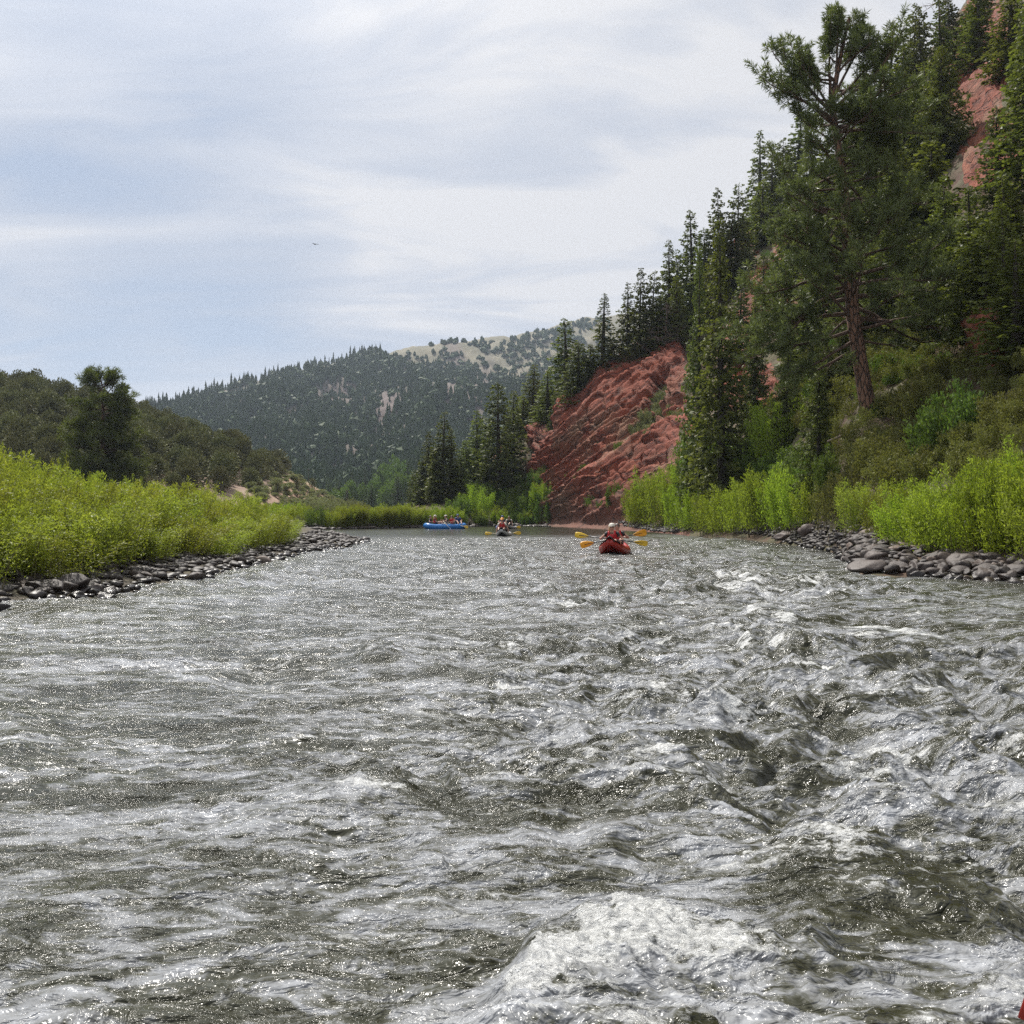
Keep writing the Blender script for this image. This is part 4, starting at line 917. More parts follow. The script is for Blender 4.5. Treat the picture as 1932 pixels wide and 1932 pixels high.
OS = [willow_mesh(55 + i, 1.5, 1.1, 2200, .12, 30, M['oliveshrub'], .45, .9) for i in range(3)]
SG = [willow_mesh(60 + i, 0.9, .8, 1500, .12, 22, M['sage'], .4, .9) for i in range(2)]
def bush(pool, p, h, wid, label, group, name='willow_bush', cat='willow', href=2.1, wref=1.05, stems=True):
    m_ = pool[rs.randint(len(pool))]
    r = obj(name, m_[0], loc=p, rz=rs.rand() * 6.28, sc=(wid / (2 * wref), wid / (2 * wref), h / href), label=label, cat=cat, group=group)
    if stems: obj('stem', m_[1], parent=r)
    return r
# left thicket: staggered rows following the shore of the bar
cnt = 0
shore = np.array([(-8.9, 14), (-8.7, 17.9), (-7.8, 23), (-7.5, 30), (-8.0, 36), (-8.3, 42), (-7.6, 50), (-8.0, 56)])
for row, (off, hh_) in enumerate(((1.75, 1.4), (2.7, 1.9), (4.2, 2.1), (5.6, 2.15), (7.4, 2.2), (9.6, 2.25), (12.4, 2.3))):
    ys = 15.5
    while ys < (50 - (row == 0) * 5 - (row == 1) * 2):
        xsn = np.interp(ys, shore[:, 1], shore[:, 0]) - off + rs.normal() * .28
        X_, Y_ = xsn * S, (ys + rs.normal() * .2) * S
        if xsn / ys > -0.62:
            tail = np.interp(ys, [15, 22, 30, 38, 44, 50], [0.98, .92, .88, .82, .68, .42])
            h = hh_ * tail * 0.88 * (0.76 + .36 * rs.rand()) * (1 + .34 * float(noise(X_ * .45, Y_ * .3, 7)))
            bush(WL, (X_, Y_, float(barz(np.array(X_), np.array(Y_))) - .05), h, 1.7 + .5 * rs.rand(), 'bright yellow-green willow bush in the thicket on the left bar', 'willows of the left thicket', stems=row < 3)
            cnt += 1
        ys += (0.85 + .10 * row) * (1 + .012 * ys)
for (x, yb, yt) in sorted(((60, 1060, 862), (105, 1060, 872), (170, 1050, 893), (250, 1040, 897), (330, 1035, 912), (392, 1030, 915), (465, 1025, 928), (20, 1060, 866))):
    p = px2w(x, yb); p = p * 1.1
    bush(WL, (p[0], p[1], .5), EYE + (966 - yt) / 2009 * p[1] - .5, .9, nth([60, 105, 170, 250, 330, 392, 465, 20], x, 'tall willow sprig above the left thicket'), 'tall sprigs of the left thicket')
print('left willows', cnt)
# right bank willows: (x, base y, top y, width px, pool)
RB = []
def rb(x, yb, yt, wd, pool, label, group=None, name='willow_bush', cat='willow', back=0.0, wref=1.15, href=2.1):
    p = HS.at(x, yb); p = Vector((p.x * (1 + back / p.y), p.y + back, p.z)); h = (yb - yt) / 2009 * p.y + .15
    bush(pool, (p.x, p.y, p.z - .15), h, wd / 2009 * p.y, label, group, name, cat, href, wref)
g1 = 'bright green willow on the right bank above the boulders'
LS = ((1925, 1045, 880, 170), (1870, 1040, 885, 160), (1815, 1040, 900, 150), (1765, 1036, 915, 140), (1720, 1020, 925, 130), (1900, 1000, 850, 170), (1840, 990, 870, 160), (1780, 985, 900, 150), (1735, 980, 900, 120), (1960, 980, 840, 180), (2010, 1050, 880, 190), (1950, 1030, 870, 170))
for x, yb, yt, wd in LS:
    rb(x, yb, yt, wd, WR, nth([q[0] for q in LS], x, g1), 'willows above the right boulders')
rb(1625, 1000, 915, 105, WL, 'yellow-green willow clump standing alone above the shore boulders'); rb(1668, 1012, 930, 90, WL, 'smaller yellowish willow to the right of the lone yellow-green clump')
g2 = 'green willow bush in the long clump along the right shore'
LS = ((1520, 992, 885, 100), (1485, 996, 872, 100), (1445, 1000, 880, 100), (1405, 1000, 898, 90), (1370, 1003, 910, 90), (1535, 985, 900, 80), (1460, 985, 876, 100), (1340, 1002, 928, 74))
for x, yb, yt, wd in LS:
    rb(x, yb, yt, wd, WR, nth([q[0] for q in LS], x, g2), 'willows in the long clump')
g3_ = 'lighter willow bush on the right shore nearest the red cliff'
LS = ((1215, 988, 900, 66), (1250, 992, 885, 80), (1285, 996, 890, 76), (1310, 998, 920, 66), (1230, 975, 882, 70), (1198, 985, 925, 44), (1270, 980, 885, 70))
for x, yb, yt, wd in LS:
    rb(x, yb, yt, wd, WR, nth([q[0] for q in LS], x, g3_), 'willows nearest the cliff')
rb(1585, 985, 890, 84, OS, 'brownish olive shrub between the long willow clump and the lone yellow one', None, 'olive_shrub', 'shrub', href=1.5, wref=1.1)
rb(1160, 960, 912, 36, SH, 'green shrub at the right foot of the red cliff face', None, 'green_shrub', 'shrub', href=1.6, wref=1.1)
rb(1472, 880, 735, 110, WR, 'tall yellow-green aspen-like shrub glowing left of the big pine trunk', None, 'tall_shrub', 'shrub', back=2)
rb(1445, 890, 775, 80, WR, 'lower yellow-green shrub beside the tall glowing one', None, 'tall_shrub', 'shrub', back=2)
rb(1812, 850, 722, 120, SH, 'bluish green bushy shrub on the slope right of the big pine', None, 'green_shrub', 'shrub', href=1.6, wref=1.1)
rb(1765, 870, 760, 100, SH, 'lower bluish green shrub left of the taller one on the slope', None, 'green_shrub', 'shrub', href=1.6, wref=1.1)
rb(1560, 985, 905, 84, OS, 'olive shrub with brown stems at the right end of the long willow clump', None, 'olive_shrub', 'shrub', href=1.5, wref=1.1)
rb(1606, 975, 880, 84, OS, 'tall olive shrub behind the lone yellow-green willow clump', None, 'olive_shrub', 'shrub', href=1.5, wref=1.1)
rb(1575, 940, 840, 80, SH, 'green shrub above the gap between the willow clumps', None, 'green_shrub', 'shrub', href=1.6, wref=1.1)
for (x, yb, yt, wd) in ((1000, 975, 925, 50), (1030, 985, 940, 44), (985, 960, 915, 50), (1042, 975, 935, 30), (965, 970, 925, 44)):
    rb(x, yb, yt, wd, SH, 'dark green bush crowding the left foot of the red cliff', 'bushes at the cliff foot', 'green_shrub', 'shrub', href=1.6, wref=1.1)
# brush on the slope
def scatter(n, box, pool, hpx, label, group, name, href, wref, seed, cond=None, cat='shrub', stems=False):
    r_ = np.random.RandomState(seed); x0, y0, x1, y1 = box; made = 0
    for i in range(n * 6):
        if made >= n: break
        x = x0 + (x1 - x0) * r_.rand(); y = y0 + (y1 - y0) * r_.rand()
        if cond is not None and not cond(x, y): continue
        p = HS.at(x, y)
        hp = hpx * (.7 + .7 * r_.rand()); h = hp / 2009 * p.y
        bush(pool, (p.x, p.y, p.z - .12), h, h * (1.1 + .6 * r_.rand()), label, group, name, cat, href, wref, stems); made += 1
clf = lambda x: np.interp(x, [985, 1010, 1045, 1080, 1110, 1150, 1180, 1230, 1290, 1330], [925, 885, 850, 768, 760, 722, 700, 655, 655, 760])
scatter(34, (1060, 640, 1235, 770), SG, 15, 'grey-green sagebrush along the brow of the red cliff', 'sagebrush on the cliff brow', 'sagebrush', .9, .8, 1, lambda x, y: -18 < clf(x) - y < 12)
scatter(14, (1040, 760, 1280, 960), SH, 20, 'green shrub clinging to the red cliff face', 'shrubs on the red cliff', 'green_shrub', 1.6, 1.1, 12, lambda x, y: y > clf(x) + 30)
scatter(34, (1190, 740, 1280, 850), SG, 18, 'grey-green brush on the ledges of the red cliff', 'brush on the cliff ledges', 'sagebrush', .9, .8, 2, lambda x, y: abs((y - 845) + (x - 1190) * 1.0) < 26 or (x > 1240 and y < 800))
scatter(70, (1560, 780, 1932, 930), OS, 55, 'olive brown brush on the slope above the right bank willows', 'brush above the right willows', 'olive_shrub', 1.5, 1.1, 3)
scatter(110, (1560, 560, 1960, 810), OS, 36, 'scrubby brush on the steep brown slope behind the big pine', 'scrub behind the big pine', 'olive_shrub', 1.5, 1.1, 4)
scatter(60, (1400, 200, 1932, 560), SH, 22, 'small green bush among the conifers high on the slope', 'bushes high on the slope', 'green_shrub', 1.6, 1.1, 5)
scatter(40, (1480, 660, 1800, 830), OS, 40, 'dull green brush round the foot of the big pine', 'brush round the pine foot', 'olive_shrub', 1.5, 1.1, 14)
scatter(30, (1480, 640, 1780, 800), SH, 34, 'leafy green bush on the slope round the big pine', 'bushes round the pine', 'green_shrub', 1.6, 1.1, 15)
scatter(34, (1290, 860, 1560, 930), SH, 44, 'dark green bush in the shade under the tall conifers', 'bushes under the conifers', 'green_shrub', 1.6, 1.1, 6)
scatter(46, (860, 905, 1045, 985), SH, 26, 'green bush between the red cliff and the far willows', 'bushes left of the cliff foot', 'green_shrub', 1.6, 1.1, 7)
scatter(16, (870, 900, 1000, 950), OS, 28, 'olive bush on the red bank left of the cliff', 'olive bushes left of the cliff', 'olive_shrub', 1.5, 1.1, 8)
rb(900, 975, 915, 58, WR, 'yellow-green bush on the red bank behind the blue raft'); rb(1023, 965, 905, 44, WR, 'bright green bush close to the left foot of the red cliff')
rb(1100, 932, 880, 34, SH, 'dark bush on the ledge in the middle of the red cliff', None, 'green_shrub', 'shrub', href=1.6, wref=1.1)
gL = 'bright green willow bush on the far bank behind the raft'
r_ = np.random.RandomState(3)
for i in range(46):
    x = 635 + 165 * r_.rand(); yb = 993 - 9 * r_.rand() ** 2; rb(x, yb, yb - 26 - 9 * r_.rand(), 32, WL, gL, 'willows on the far bank')
for i in range(20):
    x = 790 + 215 * r_.rand(); yb = 992 - 6 * r_.rand(); rb(x, yb, yb - 24 - 10 * r_.rand(), 34, WR if i % 3 else SH, 'low green bush at the water edge behind the boats', 'low bushes behind the boats')
for i in range(34):
    x = 500 + 125 * r_.rand(); yb = 994 - 8 * r_.rand(); top = np.interp(x, [500, 560, 600, 640], [935, 950, 975, 985]); rb(x, yb, max(top, yb - 34) - 5, 36, WR if i % 2 else SG, 'soft green bush on the far bank left of the channel', 'bushes left of the channel', back=r_.rand() * 14)
rb(598, 992, 955, 44, SH, 'dark round bush at the mouth of the side channel', None, 'green_shrub', 'shrub', href=1.6, wref=1.1)
for x, yb in ((622, 997), (630, 998), (638, 997), (626, 990)):
    rb(x, yb, yb - 30, 34, WL, gL, 'willows on the far bank')
for i in range(30):
    x = 590 + 90 * r_.rand(); p = HS.atd(x, 125 + 40 * r_.rand()); h = 22 / 2009 * p.y
    bush(SG, (p.x, p.y, p.z - .1), h * (.8 + .5 * r_.rand()), h * 1.8, 'grey sagebrush mound beyond the far bank', 'sagebrush beyond the far bank', 'sagebrush', 'shrub', .9, .8, False)

# ================================================================== junipers on the left hill
JN = [round_tree_mesh(70 + i, 4.2, 3.6, 2400, .30, 9) for i in range(5)]
JN = [(with_mat(a, M['juniper']), b) for a, b in JN]
JX = [round_tree_mesh(80, 4.6, 2.4, 900, .30, 7)]
JX = [(with_mat(a, M['juniper']), b) for a, b in JX]
cand = []
r_ = np.random.RandomState(21)
lxs = LH.xs; W_ = LH.world()
for i in range(40000):
    x = -60 + 720 * r_.rand(); d = 124 + 122 * r_.rand(); p = LH.atd(x, d)
    if p.z < 2.0: continue
    y = 966 - (p.z - EYE) / p.y * 2009
    if r_.rand() > 0.62 + 0.7 * noise(p.x * .03, p.y * .03, 4): continue
    if x > 425 and y > np.interp(x, [425, 470, 500, 540, 580, 620], [935, 925, 908, 896, 893, 890]): continue      # the tan cut stays nearly bare
    if x < 455 and y > 938: continue
    if any((p.x - q[0]) ** 2 + (p.y - q[1]) ** 2 < (3.1 if p.z > 6 else 3.8) ** 2 for q in cand): continue
    cand.append((p.x, p.y, p.z))
    if len(cand) >= 760: break
cand.sort(key=lambda q: q[1])
print('junipers', len(cand))
for q in cand[:290]:
    m_ = JN[r_.randint(5)]; s_ = (0.78 + .5 * r_.rand()) * (1 if q[0] / q[1] < -.25 else .72)
    obj('juniper_tree', m_[0], loc=(q[0], q[1], q[2] - .25), rz=r_.rand() * 6.28, sc=(s_, s_, s_ * (.85 + .4 * r_.rand())), label='round dark olive juniper on the hill across the left thicket', cat='juniper', group='junipers on the left hill')
def merged(name, src, places, mat, kind='stuff', parent=None, smooth=False):
    """many copies joined in one mesh; places: (variant, x, y, z, rot, sx, sz)"""
    Vs, Fs, off = [], {}, 0
    data = []
    for me in src:
        v = np.empty(len(me.vertices) * 3); me.vertices.foreach_get('co', v); v = v.reshape(-1, 3)
        k = len(me.polygons[0].vertices); f = np.empty(len(me.loops), int); me.loops.foreach_get('vertex_index', f); data.append((v, f.reshape(-1, k)))
    for (i, x, y, z, a, sx, sz) in places:
        v, f = data[i]; c, s = math.cos(a), math.sin(a)
        Vs.append(np.stack([(v[:, 0] * c - v[:, 1] * s) * sx + x, (v[:, 0] * s + v[:, 1] * c) * sx + y, v[:, 2] * sz + z], 1)); Fs.setdefault(f.shape[1], []).append(f + off); off += len(v)
    me = make_mesh(name, np.concatenate(Vs), [np.concatenate(q) for q in Fs.values()], [mat], smooth)
    return obj(name, me, kind=kind, parent=parent)
JF = [round_tree_mesh(90 + i, 4.2, 3.8, 650, .55, 8)[0] for i in range(4)]
if len(cand) > 290: merged('juniper_woods', JF, [(r_.randint(4), q[0], q[1], q[2] - .25, r_.rand() * 6.28, .8 + .45 * r_.rand(), .75 + .5 * r_.rand()) for q in cand[290:]], M['juniper'])
bs = []
for i in range(420):
    x = 462 + 225 * r_.rand(); d = 135 + 115 * r_.rand(); p = LH.atd(min(x, 690), d)
    if p.z < .6: continue
    s_ = .25 + .35 * r_.rand() ** 2; bs.append((r_.randint(4), p.x, p.y, p.z - .1, r_.rand() * 6, s_, s_ * .55))
merged('scrub', JF, bs, M['sage'])
# small cone-shaped junipers and poles on the tan cut
for (x, yb, h, lab) in ((598, 905, 26, 'egg-shaped juniper standing alone on the tan cut bank'), (571, 890, 20, 'small juniper high on the tan cut bank'), (585, 936, 22, None), (553, 880, 16, None), (567, 925, 24, None)):
    pass
for (x, y0, y1, lab) in ((684, 900, 930, 'dark egg-shaped juniper standing alone on the tan bank'), (524, 907, 933, 'dark juniper at the left foot of the tan bank'), (500, 868, 896, 'dark bushy juniper halfway up the tan bank'), (540, 913, 938, 'small pointed juniper low on the tan bank'), (560, 900, 925, 'juniper right of the small pointed one on the tan bank'), (488, 905, 930, 'juniper on the left shoulder of the tan bank')):
    x = x if x < 600 else 590
    p = LH.at(x, y1); h = (y1 - y0) / 2009 * p.y
    r = obj('juniper_tree', JX[0][0], loc=(p.x, p.y, p.z - .2), rz=rs.rand() * 6, sc=(h / 4.6, h / 4.6, h / 4.6), label=lab, cat='juniper'); obj('trunk', JX[0][1], parent=r)
mb = MB(); v, f = tube([(0, 0, -.5), (0, 0, 8)], [.17, .12], 8); mb.add(v, f); pole_me = mb.mesh('pole', M['bark_dark'], True)
mb = MB(); v, f = tube([(-.9, 0, 7.4), (.9, 0, 7.4)], [.07, .07], 4); mb.add(v, f)
for sx_ in (-.8, -.35, .35, .8):
    v, f = tube([(sx_, 0, 7.45), (sx_, 0, 7.7)], [.05, .05], 5); mb.add(v, f)
arm_me = mb.mesh('crossarm', M['bark_dark'])
for (x, y0, y1, lab) in ((491, 884, 915, 'leftmost brown utility pole on the tan bank'), (582, 882, 912, 'brown utility pole right in the middle of the tan bank'), (655, 895, 928, 'dark utility pole just past the end of the tan bank'), (522, 893, 905, 'short-looking utility pole between the bank junipers')):
    p = LH.at(x, y1); h = (y1 - y0) / 2009 * p.y
    r = obj('utility_pole', None, loc=(p.x, p.y, p.z), sc=h / 8, rz=.9, label=lab, cat='utility pole'); obj('pole', pole_me, parent=r); obj('crossarm', arm_me, parent=r)

# ================================================================== far mountain woods
def far_con(seed, n=26, h=10., r=1.7):
    r_ = np.random.RandomState(seed); V = []; F = []
    k = 5; lv = 5
    for i in range(lv):
        z0 = h * (.08 + .9 * i / lv); z1 = h * (.08 + .9 * (i + 1.7) / lv); z1 = min(z1, h); q = r * (1 - i / lv) ** .8
        a0 = r_.rand() * 6; b = len(V)
        for j in range(7):
            rr = q * (.55 + .8 * r_.rand()); a = a0 + j * 6.283 / 7; V.append((rr * math.cos(a), rr * math.sin(a), z0 - .5 * r_.rand()))
        V.append((r_.normal() * .05, r_.normal() * .05, z1))
        for j in range(7): F.append((b + j, b + (j + 1) % 7, b + 7))
    return make_mesh('far_conifer', np.array(V), [np.array(F)], [M['needle_far']])
def far_round(seed, h=4., r=2.2):
    r_ = np.random.RandomState(seed); v, f = ellipsoid((0, 0, h * .45), (r, r, h * .55), 7, 4)
    v = v * (1 + .22 * r_.normal(size=(len(v), 1))); return make_mesh('far_round', v, [f], [M['needle_far']])
FC = [far_con(i) for i in range(7)]; FR = [far_round(i) for i in range(4)]
r_ = np.random.RandomState(77); pl_c = []; pl_r = []
Wm = MT.world()
ix = np.where((MT.xs > 260) & (MT.xs < 1150))[0]
from bisect import bisect
tries = 0
mt_open_g, mt_scree_g = m_open, m_scree
ylin = 966 - (MT.z - 1.55) / MT.d * 2009
while len(pl_c) + len(pl_r) < 13500 and tries < 120000:
    tries += 1
    i = ix[r_.randint(len(ix))]; # choose rows evenly over what the eye sees
    jj = r_.randint(3, ylin.shape[1] - 14)
    dens = np.clip((ylin[i, jj - 1] - ylin[i, jj + 1]) / 8.0, .08, 1)
    if r_.rand() > dens * 1.1: continue
    if noise(Wm[i, jj, 0] * .02, Wm[i, jj, 1] * .02, 16) < -.38 and r_.rand() < .7: continue
    op = mt_open_g[i, jj]; sc_ = mt_scree_g[i, jj]
    f1 = r_.rand(); f2 = r_.rand()
    p = Wm[i, jj] * (1 - f1) + Wm[min(i + 1, Wm.shape[0] - 1), jj] * f1; p2 = Wm[i, jj + 1]; p = p * (1 - f2) + p2 * f2
    cl_n = noise(p[0] * .012, p[1] * .012, 6)
    if r_.rand() < sc_ ** 2 * .85: continue
    if op > .5:
        if r_.rand() < .45 + .5 * (cl_n < 0.0): continue
        pl_r.append((r_.randint(4), p[0], p[1], p[2] - .4, r_.rand() * 6.28, .8 + .9 * r_.rand(), .7 + .6 * r_.rand()))
    elif r_.rand() < .30 + .25 * (ylin[i, jj] < 720):
        pl_r.append((r_.randint(4), p[0], p[1], p[2] - .4, r_.rand() * 6.28, .9 + 1.1 * r_.rand(), .8 + .9 * r_.rand()))
    else:
        h = (.45 + .75 * r_.rand() ** 1.3) * (1.0 if p[1] > 500 else .9)
        pl_c.append((r_.randint(7), p[0], p[1], p[2] - .5, r_.rand() * 6.28, h * (.9 + .3 * r_.rand()) * 1.2, h))
print('far', len(pl_c), len(pl_r))
def skyline(k=90):
    out = []
    for i in ix[::2]:
        if MT.xs[i] > 720: break
        if r_.rand() < .25: continue
        j = int(np.argmin(ylin[i])); p = Wm[i, j]; h = .6 + .7 * r_.rand()
        out.append((r_.randint(7), p[0], p[1] - 3, p[2] - 1.0, r_.rand() * 6, h * .9, h))
    return out
pl_c += skyline()
pl_c.sort(key=lambda q: q[2] / q[6])
for q in pl_c[:290]:
    obj('far_conifer', FC[q[0]], loc=q[1:4], rz=q[4], sc=(q[5], q[5], q[6]), label='blue-green conifer low on the distant mountain', cat='conifer', group='conifers low on the distant mountain')
merged('mountain_woods', FC, pl_c[290:], M['needle_far'])
merged('mountain_scrub', FR, pl_r, M['needle_far'])
# riverside trees at the mountain foot
CW = [round_tree_mesh(100 + i, 9, 7, 1300, .7, 11) for i in range(3)]; CW = [(with_mat(a, M['cottonwood']), b) for a, b in CW]
CD = with_mat(CON[0][0], M['needle_far']); CD2 = with_mat(CON[4][0], M['needle_far'])
r_ = np.random.RandomState(31)
def flat_at(x, d): return Vector(((x - 966) / 2009 * d * S, d * S, 0.8))
for (x, yt, wd, d) in ((832, 858, 44, 360), (800, 872, 40, 350), (862, 868, 40, 365), (880, 895, 34, 330), (845, 890, 40, 330), (815, 905, 40, 310), (775, 893, 34, 330), (905, 905, 30, 320), (925, 912, 34, 300), (700, 905, 30, 330), (650, 920, 30, 300), (625, 925, 26, 310), (680, 918, 30, 290), (735, 910, 30, 330)):
    x = 600 + (x - 600) * .62 if x > 600 else x
    p = flat_at(x, d); h = (966 - yt) / 2009 * p.y + EYE - p.z; m_ = CW[r_.randint(3)]; w_ = wd / 2009 * p.y / 7
    copy_as(m_, ['crown', 'trunk'], None, p, r_.rand() * 6, (w_, w_, h / 9), 'cottonwood_tree', 'rounded light green cottonwood at the foot of the distant mountain', 'cottonwood', 'cottonwoods by the distant mountain foot')
for (x, yt, wd, d) in ((750, 898, 34, 300), (640, 905, 30, 320), (665, 890, 30, 340), (620, 900, 26, 330), (690, 885, 30, 350), (715, 880, 30, 350), (770, 870, 34, 340), (735, 905, 26, 320), (700, 915, 28, 290), (655, 925, 26, 280), (780, 915, 30, 290)):
    p = flat_at(x, d); h = (966 - yt) / 2009 * p.y + EYE - p.z; w_ = wd / 2009 * p.y / 5.2
    copy_as([CD if r_.rand() < .5 else CD2, CON[0][2]], ['crown', 'trunk'], None, p, r_.rand() * 6, (w_, w_, h / 15), 'conifer_tree', 'dark conifer among the cottonwoods at the distant mountain foot', 'conifer', 'conifers by the distant mountain foot')

# ================================================================== stones
def stone_mesh(seed, sub=2, flat=.52, rough=.22):
    import bmesh
    bm = bmesh.new(); bmesh.ops.create_icosphere(bm, subdivisions=sub, radius=1.0)
    r_ = np.random.RandomState(seed); ax = r_.rand(3) * .45 + .75; off = r_.rand(3) * 50; cuts = rnd_unit(9, r_); ch = .50 + .32 * r_.rand(9)
    for v in bm.verts:
        p = np.array(v.co); 
        for c_, h_ in zip(cuts, ch):
            q = p @ c_
            if q > h_: p = p - c_ * (q - h_) * .93
        n = float(noise(p[0] * 1.3 + off[0], p[1] * 1.3 + p[2] * .9 + off[1], seed)); p = p * (1 + rough * n) * ax; p[2] *= flat; v.co = Vector(p)
    for f in bm.faces: f.smooth = True
    me = bpy.data.meshes.new('stone'); bm.to_mesh(me); bm.free(); me.materials.append(M['stone']); return me
ST = [stone_mesh(200 + i, 3) for i in range(8)]; SP = [stone_mesh(240 + i, 2) for i in range(8)]
BO = [stone_mesh(220 + i, 3, .68, .3) for i in range(5)]
for b_ in BO: b_.materials.clear(); b_.materials.append(M['boulder'])
r_ = np.random.RandomState(9)
def stone_bank(parent, pts, n):
    """pts: list of (x, y, z, size) metres; the largest in view are stones of their own, the rest one heap"""
    pts.sort(key=lambda q: -q[3] / q[1])
    for q in pts[:295]:
        o = obj('stone', ST[r_.randint(8)], parent=parent, loc=q[:3], sc=(q[3], q[3] * (.7 + .4 * r_.rand()), q[3] * (.75 + .5 * r_.rand())))
        o.rotation_euler = (r_.normal() * .25, r_.normal() * .25, r_.rand() * 6.28)
    merged('pebbles', SP, [(r_.randint(8), q[0], q[1], q[2], r_.rand() * 6.28, q[3], q[3] * .9) for q in pts[295:]], M['stone'], 'stuff', parent, True)
pts = []
for i in range(3600):
    ys = 13 + 50 * r_.rand() ** 1.35; off = -0.7 + 3.0 * r_.rand(); 
    xn = np.interp(ys, bar[1:12, 1], bar[1:12, 0]) - off
    if ys > 56 and r_.rand() < .4: xn += 2 * r_.rand()
    X_, Y_ = xn * S, ys * S; z = float(barz(np.array(X_), np.array(Y_)))
    if z < -.22: continue
    s_ = .07 + .13 * r_.rand() ** 2.4 + (.10 if r_.rand() < .03 else 0)
    pts.append((X_, Y_, max(z, -.12) + s_ * .18, s_))
stone_bank(bar_o, pts, 0)
# spit of stones off the tip of the bar
for (x, y, w_) in ((640, 1020, 26), (655, 1016, 18), (672, 1018, 22), (688, 1020, 16), (622, 1024, 24), (605, 1030, 26), (630, 1035, 14)):
    pass
pts = []
for i in range(130):
    t = r_.rand() ** 1.5; x = 585 + 108 * t; y = 1034 - 17 * t + (r_.rand() - .5) * 12 * (1.1 - t); p = px2w(x, y, 0)
    s_ = .10 + .16 * r_.rand() ** 2; pts.append((p[0], p[1], .02 + s_ * .12, s_))
spit = merged('pebbles', SP, [(r_.randint(8), q[0], q[1], q[2], r_.rand() * 6.28, q[3] * 1.2, q[3]) for q in pts], M['stone'], 'stuff', bar_o, True)
pts = []
sh = [(2000, 1110), (1932, 1098), (1860, 1095), (1780, 1090), (1700, 1085), (1640, 1080), (1605, 1066), (1590, 1045), (1520, 1030), (1450, 1020), (1370, 1013), (1290, 1008), (1230, 1003), (1175, 999)]
SHP = np.array([px2w(x, y) for x, y in sh]); seg = np.linalg.norm(np.diff(SHP, axis=0), axis=1); cum = np.concatenate([[0], np.cumsum(seg)])
for i in range(3800):
    u = cum[-1] * r_.rand() ** 1.25; q = np.array([np.interp(u, cum, SHP[:, 0]), np.interp(u, cum, SHP[:, 1])])
    tdir = np.array([np.interp(u + .5, cum, SHP[:, 0]) - q[0], np.interp(u + .5, cum, SHP[:, 1]) - q[1]]); tdir /= np.linalg.norm(tdir) + 1e-9; nrm = np.array([tdir[1], -tdir[0]])
    o_ = -0.35 + (1.2 + 1.5 * (u < 9)) * r_.rand(); X_, Y_ = q + nrm * o_; xd = X_ / Y_ * 2009 + 966
    g = HS.atd(xd, Y_ / S).z
    if g < -.3 or g > 1.4: continue
    s_ = (.08 + .17 * r_.rand() ** 2.4) * (1.1 if Y_ < 34 else .9)
    pts.append((X_, Y_, max(g, -.1) + s_ * .22, s_))
stone_bank(hill_o, pts, 0)
pts = []
for i in range(900):
    x = 560 + 480 * r_.rand(); p0 = HS.at(x, 996); d_ = np.interp(x, [620, 760, 820, 880, 940, 980, 1045], [95, 102, 106, 111, 118, 118, 113]) + (-.6 + 2.6 * r_.rand()); p = HS.atd(x, d_)
    s_ = .12 + .3 * r_.rand() ** 2.5; pts.append((r_.randint(8), p.x, p.y, max(p.z, 0) + s_ * .1, r_.rand() * 6, s_, s_ * .8))
merged('pebbles', SP, pts, M['stone'], 'stuff', hill_o, True)
# boulders one can point to
for (x, yb, wd, hf, lab) in ((1657, 1062, 62, .72, 'big rounded brown boulder at the point of the right stones'), (1612, 1058, 44, .7, 'smooth tan boulder at the left tip of the right stone point'), (1482, 1018, 56, .75, 'grey angular boulder at the water edge below the long willow clump'),
                             (1528, 1008, 56, .8, 'tall brown boulder half under the willows, upper of the two mid-bank boulders'), (1640, 1082, 80, .5, 'long low wet slab reaching into the water at the right point'), (1815, 1068, 56, .7, 'dark square boulder in the middle of the right stone bank'),
                             (1918, 1085, 60, .6, 'pinkish rounded boulder at the right edge of the stone bank'), (1750, 1080, 60, .6, 'wide grey boulder near the water on the right stone bank'), (1870, 1062, 56, .65, 'brown boulder under the right willows near the picture edge')):
    p = HS.at(x, min(yb, 1096)); w_ = wd / 2009 * p.y * .42
    obj('boulder', BO[r_.randint(5)], loc=(p.x, p.y, max(p.z, -.05) + w_ * .25), sc=(w_, w_ * .85, w_ * hf * 1.2), rz=r_.rand() * 6, label=lab, cat='boulder')
for (x, y, wd, lab) in ((368, 1094, 46, 'dark sharp-edged boulder at the water edge of the left stones'), (656, 1030, 26, 'lone dark rock in the water off the tip of the left bar'), (1137, 995, 15, 'dark rock breaking the water left of the red kayak'), (1158, 994, 9, 'small dark rock right of the other one near the cliff foot'), (300, 1108, 0, None), (148, 1098, 60, 'long dark slab boulder on the left stones near the picture edge'), (578, 1090, 18, None)):
    if not lab or not wd: continue
    p = px2w(x, y, 0); w_ = wd / 2009 * p[1] * .5
    obj('boulder', BO[r_.randint(5)], loc=(p[0], p[1], w_ * .2), sc=(w_, w_ * .8, w_ * .62), rz=r_.rand() * 6, label=lab, cat='boulder')

